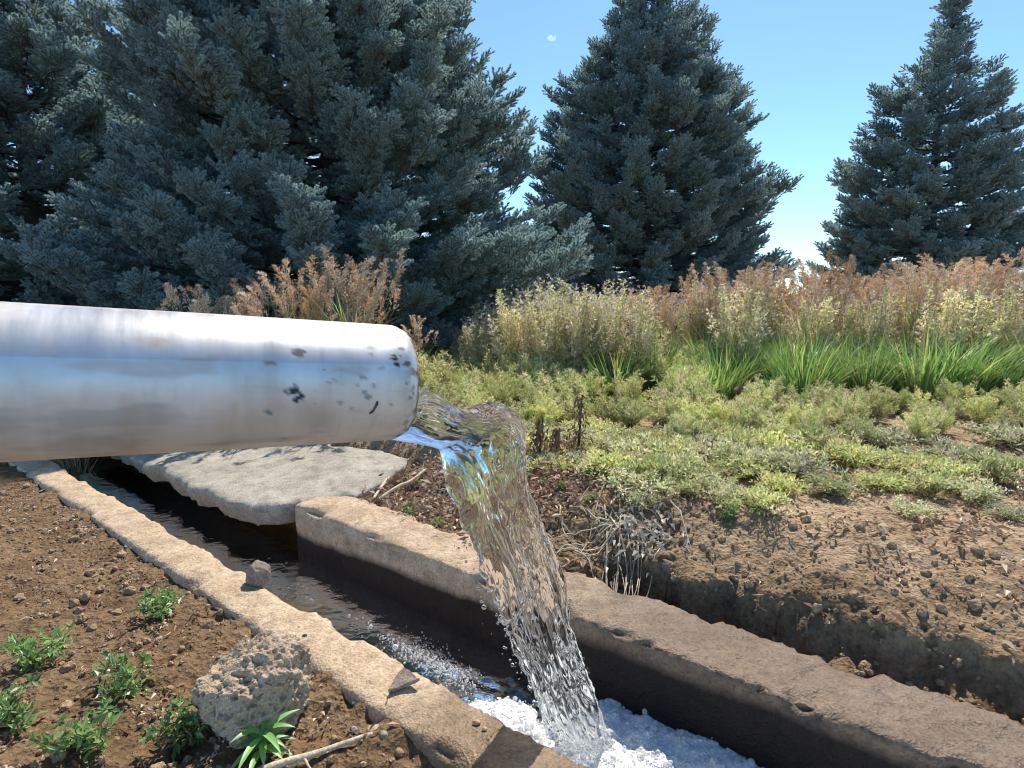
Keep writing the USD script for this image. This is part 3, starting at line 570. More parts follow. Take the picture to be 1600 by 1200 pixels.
def hoop(px, py, w, h, lab):
    c = on_ground(px, py); t = np.linspace(0, np.pi * 1.05, 18)
    p = np.c_[c[0] - w * np.cos(t) * (1 + 0.2 * np.sin(3 * t)), c[1] + 0.05 * np.sin(2 * t), c[2] + h * np.sin(t) ** 0.8]
    add('/World', 'twig', tube(p, np.linspace(0.006, 0.003, 18), 6), BARK, smooth=True, label=lab, cat='twig')
hoop(1048, 684, 0.10, 0.13, 'dark twig arching like a hoop out of the weeds at right')
hoop(740, 655, 0.07, 0.14, 'dark bent twig arching above the stream against the yellow-green weeds')

# loose clods and litter
rng = np.random.default_rng(77)
cl_v = [stone(200 + i, (1, 0.85, 0.7), 0.45, sub=3, cuts=3, fine=0.10) for i in range(4)]
def spread(n, us_rng, weight=None):
    U = rng.uniform(us_rng[0], us_rng[1], n * 4); S = rng.uniform(us_rng[2], us_rng[3], n * 4)
    w = np.ones(n * 4) if weight is None else weight(U, S); k = rng.random(n * 4) < w
    U, S = U[k][:n], S[k][:n]; x, y = xy(U, S); return x, y
def drop_on(x, y, sink, r): return np.c_[x, y, ground(x, y, True) + r * sink]
pos, rad = [], []
for n, box, w, r0 in ((1500, (1.82, 2.75, -2.0, 1.2), lambda U, S: smoothstep(-1.9, -0.9, S) * smoothstep(2.8, 2.2, U), 0.0045), (9000, (-0.6, 0.83, -4.2, 0.4), None, 0.0030), (5000, (1.82, 3.2, -2.2, 1.4), None, 0.0021), (500, (1.85, 3.4, -2.4, 1.5), None, 0.0042)):
    x, y = spread(n, box, w); r = np.minimum(np.exp(rng.normal(size=len(x)) * 0.8) * r0, 0.020); pos.append(drop_on(x, y, 0.25, r)); rad.append(r)
pos, rad = np.vstack(pos), np.concatenate(rad); n = len(pos)
scatter('/World', 'soil_clods', [(v, CLODM, None, True) for v in cl_v], pos, Rotation.random(n, random_state=1).as_quat(), rad, rng.integers(0, 4, n), label='loose crumbs of brown soil on the banks', cat='soil')
def litter_proto(seed, col):
    r = np.random.default_rng(seed); n = 9
    v, f = leaves(r.normal(size=(n, 3)) * [0.03, 0.03, 0.004], r.normal(size=(n, 3)) * [1, 1, 0.25], r.uniform(0.015, 0.05, n), r.uniform(0.002, 0.008, n), r, fold=0.6, curl=0.3)
    return (v, f), DRY, np.repeat(np.array(col) * r.uniform(0.6, 1.3, (n, 1)), 4, 0), False
lp = [litter_proto(300 + i, c) for i, c in enumerate(((0.56, 0.40, 0.26), (0.44, 0.28, 0.18), (0.62, 0.52, 0.40), (0.34, 0.22, 0.15)))]
x, y = spread(1200, (1.83, 5.5, -3.4, 2.2), lambda U, S: 0.08 + 0.75 * smoothstep(0.48, 0.62, fbm(np.stack([U * 1.6, S * 1.6, U * 0], -1), 3, 64)))
x2, y2 = spread(1100, (1.80, 2.6, -2.35, -1.35)); x3, y3 = spread(900, (-0.6, 0.82, -4.2, 0.3)); x, y = np.r_[x, x2, x3], np.r_[y, y2, y3]; n = len(x)
q = Rotation.from_euler('xyz', np.c_[rng.normal(size=(n, 2)) * 0.3, rng.uniform(0, 6.3, n)]).as_quat()
scatter('/World', 'plant_litter', lp, np.c_[x, y, ground(x, y, True) + 0.012], q, rng.uniform(0.6, 1.5, n) * np.where(us(x, y)[0] < 1, 0.5, 1.0), rng.integers(0, 4, n), label='dry leaf and stem litter strewn over the soil', cat='litter')

# ------------------------------------------------------------------ plants
def bush(seed, h, spread_, stems, per, ll, lw, cols, droop=0.25, stemcol=(0.20, 0.16, 0.09), bare=0.25):
    """Bushy weed: curved stems with side shoots and many small leaves. Returns stem mesh and foliage mesh."""
    r = np.random.default_rng(seed); st, lf = [], []
    B, D, L, W, C = [], [], [], [], []
    cols = np.array(cols)
    for i in range(stems):
        az = r.uniform(0, 6.283); out = r.uniform(0.15, 1.0) ** 0.7 * spread_; hh = h * r.uniform(0.65, 1.08) * (1 - 0.35 * (out / spread_) ** 2)
        t = np.linspace(0, 1, 7)
        p = np.c_[np.cos(az) * out * t ** 1.1, np.sin(az) * out * t ** 1.1, hh * (t - droop * 0.4 * t ** 2.5)] + r.normal(size=(7, 3)) * [0.012, 0.012, 0.004] * (t[:, None] > 0)
        v, f = tube(p, np.linspace(0.0035, 0.0012, 7), 4, False); st.append((v, f, np.array(stemcol) * r.uniform(0.7, 1.3)))
        n = per; tt = bare + (1 - bare) * r.random(n) ** 0.8
        q = np.stack([np.interp(tt, t, p[:, j]) for j in range(3)], 1)
        rad = r.random(n)[:, None] * spread_ * 0.30 * (1.15 - tt[:, None])
        off = unit(r.normal(size=(n, 3)) + [0, 0, 0.25]); q = q + off * rad
        B.append(q); D.append(off + r.normal(size=(n, 3)) * 0.5 + [0, 0, 0.35]); L.append(r.uniform(0.6, 1.25, n) * ll); W.append(r.uniform(0.7, 1.2, n) * lw)
        base = cols[r.integers(0, len(cols))]; mixc = cols[r.integers(0, len(cols), n)]
        C.append((base * 0.6 + mixc * 0.4) * r.uniform(0.7, 1.3, (n, 1)))
    v, f = leaves(np.vstack(B), np.vstack(D), np.concatenate(L), np.concatenate(W), r, curl=0.15)
    return join(st), (v, f, np.repeat(np.vstack(C), 4, 0))

def plant_proto(name, seed, pos, rotz, scale, label, cat, group, stem, foliage, extra=(), look=LEAF, names=('stem', 'foliage')):
    t = thing(name, pos, rotz, scale, label, cat, group)
    add(t, names[0], stem[:2], STEM, tint=stem[2]); add(t, names[1], foliage[:2], look, tint=foliage[2], kind='stuff')
    for (nm, part, lk) in extra: add(t, nm, part[:2], lk, tint=part[2], kind='stuff')
    return t

YG = [(0.46, 0.46, 0.17), (0.52, 0.50, 0.22), (0.38, 0.44, 0.15), (0.54, 0.47, 0.26)]
KO = [(0.42, 0.44, 0.18), (0.50, 0.49, 0.25), (0.33, 0.40, 0.15), (0.55, 0.46, 0.29)]
GRY = [(0.42, 0.43, 0.23), (0.48, 0.46, 0.30), (0.34, 0.39, 0.18), (0.54, 0.47, 0.32)]
def kochia(i): return bush(400 + i, 0.44, 0.24, 26, 105, 0.038, 0.0042, (YG, KO, YG, KO, KO)[i], droop=0.15)
def low_weed(i): return bush(450 + i, 0.13, 0.21, 30, 46, 0.024, 0.0050, (GRY, KO, YG)[i], droop=0.5, bare=0.1)
def thistle(i):
    r = np.random.default_rng(500 + i)
    TH = [(0.50, 0.47, 0.24), (0.42, 0.44, 0.19), (0.58, 0.45, 0.27), (0.46, 0.44, 0.22), (0.62, 0.55, 0.40)]
    s_, f_ = bush(520 + i, 0.97, 0.27, 22, 115, 0.038, 0.0066, TH, droop=0.05, stemcol=(0.30, 0.25, 0.13), bare=0.2)
    B, D, C = [], [], []
    for _ in range(58):
        az, rr_ = r.uniform(0, 6.28), r.uniform(0, 0.28); c = np.array([np.cos(az) * rr_, np.sin(az) * rr_, 0.95 * r.uniform(0.55, 1.04) - rr_ * 0.5])
        n = 12; B.append(c + r.normal(size=(n, 3)) * 0.004); D.append(r.normal(size=(n, 3)) + [0, 0, 0.5])
        C.append(np.tile(np.array((0.78, 0.70, 0.60) if r.random() < 0.72 else (0.62, 0.44, 0.58)) * r.uniform(0.75, 1.15), (n, 1)))
    v, f = leaves(np.vstack(B), np.vstack(D), 0.017, 0.0028, r)
    return s_, f_, (v, f, np.repeat(np.vstack(C), 4, 0))
def reed(i):
    r = np.random.default_rng(600 + i); st, PB, PD, PL, PC = [], [], [], [], []
    for k in range(20):
        az = r.uniform(0, 6.283); rr_ = r.uniform(0, 0.10); lean = r.normal(size=2) * 0.10 + [0.05, 0]
        hh = r.uniform(0.62, 1.08); t = np.linspace(0, 1, 9)
        p = np.c_[np.cos(az) * rr_ + lean[0] * t ** 2, np.sin(az) * rr_ + lean[1] * t ** 2, hh * t]
        nod = r.uniform(0.04, 0.12); na = r.normal(0.2, 0.9); pt = np.linspace(0, 1, 8)
        head = p[-1] + np.c_[np.cos(na) * nod * pt ** 1.6, np.sin(na) * nod * pt ** 1.6, 0.23 * pt - 0.07 * pt ** 3]
        v, f = tube(np.vstack([p, head[1:]]), np.r_[np.linspace(0.0028, 0.0016, 9), np.linspace(0.0014, 0.0006, 7)], 4, False)
        st.append((v, f, np.array((0.52, 0.41, 0.22)) * r.uniform(0.7, 1.2)))
        n = 120; tt = r.random(n) ** 0.8; q = np.stack([np.interp(tt, pt, head[:, j]) for j in range(3)], 1)
        o = unit(r.normal(size=(n, 3)) * [1, 1, 0.5] + [np.cos(na) * 0.7, np.sin(na) * 0.7, 0.2]); reach = r.random(n)[:, None] * 0.045 * (1.15 - tt[:, None])
        PB.append(q + o * reach); PD.append(o * 0.5 + [np.cos(na) * 0.3, np.sin(na) * 0.3, 0.5] + r.normal(size=(n, 3)) * 0.25); PL.append(r.uniform(0.016, 0.034, n))
        PC.append(np.array(((0.70, 0.50, 0.33), (0.64, 0.42, 0.25), (0.74, 0.59, 0.43))[r.integers(3)]) * r.uniform(0.75, 1.25, (n, 1)))
    pv_, pf_ = leaves(np.vstack(PB), np.vstack(PD), np.concatenate(PL), 0.0036, r)
    n = 46; az = r.uniform(0, 6.283, n); B = np.c_[np.cos(az) * 0.08, np.sin(az) * 0.08, r.uniform(0, 0.6, n)] * np.r_[1, 1, 1]
    bv_, bf_ = blades(B, np.c_[np.cos(az) * 0.4, np.sin(az) * 0.4, np.ones(n)], r.uniform(0.25, 0.5, n), r.uniform(0.003, 0.005, n), r, bend=r.uniform(0.2, 0.9, n))
    bc_ = np.repeat(np.where(r.random((n, 1)) < 0.5, [[0.48, 0.40, 0.20]], [[0.28, 0.36, 0.12]]), 10, 0)
    return join(st), (bv_, bf_, bc_), (pv_, pf_, np.repeat(np.vstack(PC), 4, 0))
def grass(i, h=0.58, n=230, rad=0.16, cols=((0.11, 0.20, 0.05), (0.18, 0.28, 0.07), (0.40, 0.40, 0.13))):
    r = np.random.default_rng(700 + i); az = r.uniform(0, 6.283, n); rr_ = r.random(n) ** 0.6 * rad
    B = np.c_[np.cos(az) * rr_, np.sin(az) * rr_, np.zeros(n)]; lean = r.uniform(0.08, 0.5, n)
    L = r.uniform(0.5, 1.05, n) * h
    v, f = blades(B, np.c_[np.cos(az) * lean, np.sin(az) * lean, np.ones(n)], L, r.uniform(0.0035, 0.0065, n), r, bend=r.uniform(0.1, 0.8, n), seg=6)
    c = np.array(cols)[r.choice(len(cols), n, p=[0.45, 0.38, 0.17])] * r.uniform(0.75, 1.25, (n, 1))
    return v, f, np.repeat(c, 12, 0)

rng = np.random.default_rng(99)
def belt(name, protos, make, spots, labels, cat, group_of):
    """protos: number of variants; spots: (x, y, scale). First use builds the variant, later ones reference it."""
    first = {}
    for k, (x, y, sc) in enumerate(spots):
        i = int(rng.integers(protos)); z = gz(x, y) - 0.01; rz = rng.uniform(0, 6.283); g = group_of(x, y); lab = labels[g]; lab = lab(x, y, sc) if callable(lab) else lab
        s3 = (sc * rng.uniform(0.9, 1.1), sc * rng.uniform(0.9, 1.1), sc)
        if i not in first: first[i] = make(i, (x, y, z), rz, s3, lab, cat, g)
        else: dup(first[i], name, (x, y, z), rz, s3, lab, cat, g)
def jitter_grid(x0, x1, y0, y1, step, keep):
    out = []
    for x in np.arange(x0, x1, step):
        for y in np.arange(y0, y1, step):
            a, b = x + rng.uniform(-.45, .45) * step, y + rng.uniform(-.45, .45) * step
            if rng.random() < keep(a, b): out.append((a, b))
    return out
def px_of(x, y): return 800 + FPX * x / (y * math.cos(PITCH) + (CAM_H - 0.1) * math.sin(PITCH))

# bushy yellow-green weeds
def zone(px): return ('far left, behind the pipe' if px < 411 else 'behind the pipe' if px < 640 else 'just right of the pipe end' if px < 720 else 'behind the stream' if px < 815 else 'behind the dead stalk' if px < 930 else
    'before the first grass' if px < 1040 else 'between the grass patches' if px < 1120 else 'before the last grass' if px < 1189 else 'beyond the low weeds' if px < 1300 else 'below the sky gap' if px < 1400 else 'below the far right spruce' if px < 1500 else 'by the right edge')
def side(px): return 'left end' if px < 1000 else 'left of centre' if px < 1080 else 'right of centre' if px < 1180 else 'below the gap of sky' if px < 1300 else 'just right of the sky gap' if px < 1400 else 'below the last spruce' if px < 1500 else 'right end'
def k_keep(x, y):
    if us(x, y)[0] < 2.45 or shapely.contains_xy(poly.buffer(0.15), x, y): return 0
    px = px_of(x, y); front = 3.42 + 0.12 * math.sin(x * 2.1 + 0.6) + (0.25 if 880 < px < 1000 else 0)
    if y < front or y > (5.5 if px < 935 or 1045 < px < 1100 else 4.2): return 0.10 if 4.3 < y < 5.4 and px > 900 else 0
    if px < 640: return 0.55
    return 0.95
sp = [(x, y, rng.uniform(0.7, 1.1) * (0.60 + (0.36 if px_of(x, y) < 925 or 1040 < px_of(x, y) < 1100 else 0.16) * min(1.3, y - 3.5))) for x, y in jitter_grid(-3.6, 4.9, 3.35, 5.6, 0.255, k_keep)]
belt('bushy_weed', 5, lambda i, p, rz, sc, l, c, g: plant_proto('bushy_weed', i, p, rz, sc, l, c, g, *kochia(i)), sp,
     {g: (lambda x, y, sc: f"{'tall' if sc > 0.95 else 'small' if sc < 0.72 else 'middling'} yellow-green bushy weed {'at the front of' if y < 4.1 else 'amid' if y < 4.8 else 'at the back of'} the belt, {zone(px_of(x, y))}") for g in ('bushy weeds right of the stream', 'bushy weeds behind the stream and pipe')}, 'weed',
     lambda x, y: 'bushy weeds right of the stream' if px_of(x, y) > 815 else 'bushy weeds behind the stream and pipe')
# tall pale weeds gone to seed
def t_keep(x, y):
    px = px_of(x, y); d = (px - 850) / 110
    return 0.95 if 700 < px < 960 and y > 5.2 + 0.3 * abs(d) else (0.30 if 960 <= px < 1600 and y > 5.2 else 0)
sp = [(x, y, rng.uniform(0.85, 1.05) * (0.66 + 0.46 * smoothstep(690, 840, px_of(x, y)))) for x, y in jitter_grid(-1.2, 5.2, 5.1, 6.6, 0.245, t_keep)]
belt('seeding_weed', 3, lambda i, p, rz, sc, l, c, g: (lambda q: plant_proto('seeding_weed', i, p, rz, sc, l, c, g, q[0], q[1], [('seed_fluff', q[2], DRY)]))(thistle(i)), sp,
     {'tall seeding weeds before the spruces': lambda x, y, sc: f"{'tall' if sc > 1.0 else 'shorter'} pale seeding weed with whitish fluff, {'front' if y < 5.8 else 'back'} row, {zone(px_of(x, y))}"}, 'weed', lambda x, y: 'tall seeding weeds before the spruces')
# shaded grey weeds at the foot of the big spruce
sp = [(x, y, rng.uniform(1.0, 1.3)) for x, y in jitter_grid(-0.75, 0.25, 6.6, 7.4, 0.35, lambda x, y: 0.9)]
belt('shaded_weed', 2, lambda i, p, rz, sc, l, c, g: plant_proto('shaded_weed', i, p, rz, sc, l, c, g, *bush(560 + i, 0.55, 0.25, 16, 60, 0.04, 0.006, GRY, stemcol=(.15, .13, .1))), sp,
     {'shaded weeds by the big spruce': 'dull grey-green weed in the shade at the foot of the left spruce'}, 'weed', lambda x, y: 'shaded weeds by the big spruce')
# reeds with tan plumes
sp = [(x, y, rng.uniform(0.80, 1.06) * (0.78 + 0.20 * smoothstep(960, 1150, px_of(x, y)) + 0.34 * (float(fbm(np.array([[x * 0.9, y * 0.9, 3.0]]), 2, 66)[0]) - 0.5))) for x, y in jitter_grid(1.0, 6.2, 5.9, 7.6, 0.33, lambda x, y: (0.95 if fbm(np.array([[x * 1.1, y * 1.1, 7.0]]), 2, 67)[0] > 0.42 else 0.45) if px_of(x, y) > 945 + (y - 6) * 10 else 0)]
sp += [(x, y, rng.uniform(0.78, 1.02)) for x, y in jitter_grid(-3.9, -2.1, 4.25, 5.0, 0.30, lambda x, y: 0.55)]
sp += [(-0.86, 4.9, 0.66)] + [(x, 4.35 + 0.12 * k % 0.5, c) for k, (x, c) in enumerate(((-1.95, 0.98), (-1.78, 1.02), (-1.62, 0.95), (-1.50, 1.03), (-1.38, 1.06), (-1.24, 1.08), (-1.16, 1.0), (-2.15, 0.97)))]
belt('reed_grass', 4, lambda i, p, rz, sc, l, c, g: (lambda q: plant_proto('reed_grass', i, p, rz, sc, l, c, g, q[0], q[1], [('plume', q[2], DRY)], look=GRASS, names=('culm', 'leaf_blades')))(reed(i)), sp,
     {'tan reed grass at the right': lambda x, y, sc: f"coppery plumed reed clump, {'front' if y < 6.5 else 'middle' if y < 7.1 else 'back'} row, {side(px_of(x, y))}", 'tan reed grass behind the pipe': lambda x, y, sc: f"coppery plumed reed grass clump above the pipe, {'front' if y < 4.6 else 'back'} row, {'beyond its middle' if px_of(x, y) < 411 else 'near its open end'}"}, 'reed grass',
     lambda x, y: 'tan reed grass at the right' if x > 0 else 'tan reed grass behind the pipe')
# green grass
sp = [(x, y, rng.uniform(0.60, 1.2)) for x, y in jitter_grid(0.7, 5.4, 4.75, 6.2, 0.25, lambda x, y: (0.85 if fbm(np.array([[x * 1.3, y * 1.3, 2.0]]), 2, 68)[0] > 0.46 else 0.3) if px_of(x, y) > 955 and not (1040 < px_of(x, y) < 1095 and y < 5.7) else 0)]
belt('grass_clump', 4, lambda i, p, rz, sc, l, c, g: (lambda t, q: (add(t, 'blades', q[:2], GRASS, tint=q[2], kind='stuff'), t)[1])(thing('grass_clump', p, rz, sc, l, c, g), grass(i)), sp,
     {'green grass before the reeds': lambda x, y, sc: f"bright green grass clump before tan reeds, {'front' if y < 5.3 else 'middle' if y < 5.75 else 'back'} row, {side(px_of(x, y))}"}, 'grass', lambda x, y: 'green grass before the reeds')
# low weeds on the bank
rl = np.random.default_rng(321)
LOW = [(rl.uniform(1075, 1600), rl.uniform(715, 815), rl.uniform(0.35, 0.85)) for _ in range(26)] + [(rl.uniform(820, 1000), rl.uniform(690, 760), rl.uniform(0.3, 0.6)) for _ in range(9)] + [(850, 715, .9), (880, 695, 1.0), (905, 680, 1.0), (830, 705, .9), (940, 700, .9), (1060, 775, .7), (1020, 700, 1.0), (1060, 690, 1.0), (1100, 690, 1.0), (1130, 690, 1.0), (1165, 735, 1.0), (1130, 765, .6), (1010, 748, 1.25), (985, 765, 1.1), (1045, 758, 1.2), (960, 745, 1.0), (1005, 722, 1.2), (1040, 725, 1.1), (975, 715, 1.0), (1075, 740, .95), (1100, 760, .8), (1120, 745, .8), (1140, 725, 1.1), (1165, 718, 1.1), (1180, 745, 1.2), (1110, 715, 1.0), (1085, 705, 1.0), (1150, 700, 1.1), (1185, 700, 1.1),
       (960, 690, 1.0), (930, 685, 1.0), (900, 725, .7), (930, 738, .5), (875, 735, .5), (1000, 790, .6), (830, 735, .6), (855, 705, .9), (835, 690, .9), (945, 710, .8), (1210, 720, 1.1), (1240, 745, 1.1), (1280, 710, 1.2), (1330, 730, 1.0), (1380, 700, 1.1), (1300, 770, .9), (1430, 740, 1.0), (1490, 720, 1.1), (1550, 750, 1.0), (1220, 770, .7), (1580, 700, 1.2),
       (590, 688, .8), (618, 692, .8), (556, 684, .7)]
first = {}
for k, (px, py, sc) in enumerate(LOW):
    q = on_ground(px, py); i = k % 3
    if shapely.contains_xy(poly.buffer(0.08), q[0], q[1]): q = np.array([q[0] + 0.05, q[1] + 0.22, 0]); q[2] = gz(q[0], q[1])
    g, lab = ('low weeds on the right bank', f"{'large' if sc > 1.05 else 'small' if sc < 0.85 else 'medium'} low grey-green weed on the {'upper' if py < 715 else 'lower' if py > 755 else 'middle'} bank, {'beside the stream' if px < 920 else 'above the straw tuft' if px < 1060 else 'right of the tuft' if px < 1189 else 'at the far right'}") if px > 700 else ('low weeds below the pipe', 'small low green weed behind the slab just below the pipe')
    s3 = (sc * rng.uniform(.85, 1.15), sc * rng.uniform(.85, 1.15), sc * rng.uniform(0.8, 1.3)); rz = rng.uniform(0, 6.28)
    if i not in first: first[i] = plant_proto('low_weed', i, tuple(q), rz, s3, lab, 'weed', g, *low_weed(i))
    else: dup(first[i], 'low_weed', tuple(q), rz, s3, lab, 'weed', g)
# small single sprigs
for k, (px, py, h, lab) in enumerate(((638, 806, 0.085, 'green sprig growing behind the wall beside the two dry stalks'), (655, 762, .05, 'tiny green sprig above the thicker dry stalk'), (682, 820, .04, 'tiny sprig behind the wall left of the stream'), (878, 766, .045, 'small bright green seedling on bare soil right of the stream'), (925, 745, .05, 'small green seedling left of the low weed mat'),
        (1138, 812, .075, 'lone green sprig on the right soil bank'), (850, 760, .04, 'seedling beside the right edge of the stream'), (920, 785, .05, 'small sprig above the straw tuft'))):
    q = on_ground(px, py); s_, f_ = bush(800 + k, h, h * 0.5, 7, 16, 0.02, 0.0038, [(0.14, 0.24, 0.06), (0.20, 0.28, 0.08)], bare=0.1)
    plant_proto('sprig', k, tuple(q), 0.0, 1.0, lab, 'sprig', None, s_, f_)
# dead brown stalks
for k, (px, py, h, lab) in enumerate(((903, 708, 0.36, 'dead dark brown dock stalk standing at the edge of the weeds'), (842, 722, .26, 'shrivelled brown dead weed right of the stream'), (868, 716, .18, 'low heap of brown dead leaves beside the dead dock stalk'), (1155, 640, .2, 'small dead brown stalk before the green grass'), (925, 640, .3, 'pale dead leaf stalk among the bushy weeds'))):
    q = on_ground(px, py); r = np.random.default_rng(840 + k); n = 150
    t_ = thing('dead_weed', tuple(q), label=lab, cat='dead weed')
    p = np.c_[np.linspace(0, 0.02, 6), np.zeros(6), np.linspace(0, h, 6)]
    add(t_, 'stem', tube(p, np.linspace(0.010, 0.004, 6), 6), BARK, smooth=True)
    hz_ = r.random(n) ** 1.3; wd = 0.10 * (1.05 - hz_) ** 1.5 + 0.014
    B = np.c_[r.normal(size=(n, 2)) * wd[:, None] * 0.55, hz_ * h]
    v, f = leaves(B, np.c_[B[:, :2] * 6, -r.uniform(0.1, 1.3, n)] + r.normal(size=(n, 3)) * 0.35, r.uniform(0.02, 0.055, n), r.uniform(0.003, 0.009, n), r, fold=0.8, curl=0.5)
    add(t_, 'withered_leaves', (v, f), DRY, tint=np.repeat(np.array((0.34, 0.21, 0.14)) * r.uniform(0.5, 1.6, (n, 1)), 4, 0), kind='stuff')
# straw tuft hanging over the bank
q0 = on_ground(965, 838); r = np.random.default_rng(860)
tuft = thing('straw_tuft', label='pulled tuft of pale straw stems and curled grey leaves on the right bank', cat='straw')
tips = [(915, 800), (900, 822), (872, 850), (868, 862), (880, 840), (860, 870), (905, 860), (890, 875), (925, 880), (932, 905), (940, 915), (955, 880), (950, 905), (975, 870), (990, 925), (985, 900), (1000, 925), (1015, 870), (1025, 862), (1032, 850), (1003, 845), (960, 875), (945, 870), (970, 890), (920, 845), (900, 840), (1040, 840), (985, 800), (1030, 862), (935, 890)]
rj = np.random.default_rng(861); tips += [(x + rj.normal() * 14, y + rj.normal() * 9) for x, y in tips if y < 882]
def along_ground(a_, e, n, bow, r):
    """A stem that lies on the soil between two points, bowed sideways."""
    t = np.linspace(0, 1, n); side_ = unit(np.array([-(e - a_)[1], (e - a_)[0], 0.0]))
    p = a_ * (1 - t[:, None]) + e * t[:, None] + side_ * (bow * np.sin(np.pi * t) + 0.012 * np.sin(7 * t + r.uniform(0, 6)))[:, None]
    g = ground(p[:, 0], p[:, 1], True); g = np.maximum(g, np.r_[g[1:], g[-1]]); u = us(p[:, 0], p[:, 1])[0]
    p[:, 2] = np.maximum(g, np.where(u < 2.0, -0.06 - 0.7 * (2.0 - u), -1)) + 0.006 + r.uniform(0, 0.022) * np.sin(np.pi * t)
    return p
for k, tp in enumerate(tips):
    e = on_ground(*tp); root = on_ground(965 + r.normal() * 22, 826 + r.normal() * 12)
    if k % 4 == 0: root = on_ground(tp[0] + r.uniform(-60, 60), max(800, tp[1] + r.uniform(-30, 10)))
    add(tuft, 'straw', tube(along_ground(root, e, 12, r.normal() * 0.035, r), np.linspace(0.0036, 0.0016, 12) * r.uniform(.6, 1.3), 5), STALKM if k % 3 else STICKM, smooth=True)
add(tuft, 'straw', tube(wavy(on_ground(1043, 785) + [0, 0, 0.03], on_ground(1076, 862) + [0, 0, 0.02], 14, 0.04, 990, 0.05), np.linspace(0.0045, 0.002, 14), 6), STALKM, smooth=True, label='longest thick straw at the right of the tuft')
n = 170; c0 = on_ground(1003, 838); B = np.c_[c0[0] + r.normal(size=n) * 0.085, c0[1] + r.normal(size=n) * 0.075, np.zeros(n)]; B[:, 2] = ground(B[:, 0], B[:, 1]) + r.uniform(0.005, 0.045, n)
v, f = leaves(B, r.normal(size=(n, 3)) * [1, 1, 0.5], r.uniform(0.018, 0.045, n), r.uniform(0.004, 0.010, n), r, fold=0.9, curl=0.5)
add(tuft, 'curled_leaves', (v, f), DRY, tint=np.repeat(np.array((0.66, 0.60, 0.52)) * r.uniform(0.5, 1.2, (n, 1)), 4, 0), kind='stuff')
# broad-leaved plant at the lower left, leaf by leaf
q0 = on_ground(412, 1180); r = np.random.default_rng(880)
bp_ = thing('broad_leaved_plant', tuple(q0), label='bright green plant with lance-shaped leaves at the lower left', cat='plant')
add(bp_, 'stem', tube(np.c_[np.linspace(0, 0.01, 5), np.zeros(5), np.linspace(-0.01, 0.07, 5)], 0.003, 6), STEM, tint=np.tile((0.15, 0.22, 0.07), (32, 1)), smooth=True)
for k in range(22):
    az = k * 2.4; el = r.uniform(0.15, 0.9); L = r.uniform(0.06, 0.115); t = np.linspace(0, 1, 7); w = 0.0078 * np.sin(np.pi * t ** 0.8) ** 0.9 + 0.0006
    cx = L * t * np.cos(el * (1 - 0.5 * t)); cz = 0.01 + 0.055 * (k / 22) + L * (np.sin(el) * t - 0.45 * t ** 2)
    d, sd = np.array([np.cos(az), np.sin(az)]), np.array([-np.sin(az), np.cos(az)])
    rows = [np.c_[np.outer(cx, d) + np.outer(w * m_, sd), cz + abs(m_) * w * 0.45] for m_ in (-1, 0, 1)]
    v = np.stack(rows, 1).reshape(-1, 3); f = grid_faces(7, 3)
    add(bp_, 'leaf', (v, f), LEAF, tint=np.tile(np.array((0.17, 0.34, 0.09)) * r.uniform(0.75, 1.3), (len(v), 1)), smooth=True)
# weeds around the lower left and right margins
for k, (px, py, h) in enumerate(((300, 1150, .10), (210, 1080, .12), (120, 1170, .10), (60, 1040, .12), (250, 960, .09), (20, 1130, .1))):
    q = on_ground(px, py); s_, f_ = bush(900 + k, h, h * 0.9, 9, 22, 0.03, 0.006, [(0.12, 0.22, 0.06), (0.18, 0.26, 0.08)], bare=0.1)
    plant_proto('sprig', k, tuple(q), 0.0, 1.0, ('leafy green weed on the near soil at the left edge', 'bushy green weed on the near soil, upper left', 'small green weed in the lower left corner', 'green weed beside the curb at the far left', 'small green weed close to the curb', 'low green weed at the left margin of the soil')[k], 'weed', None, s_, f_)

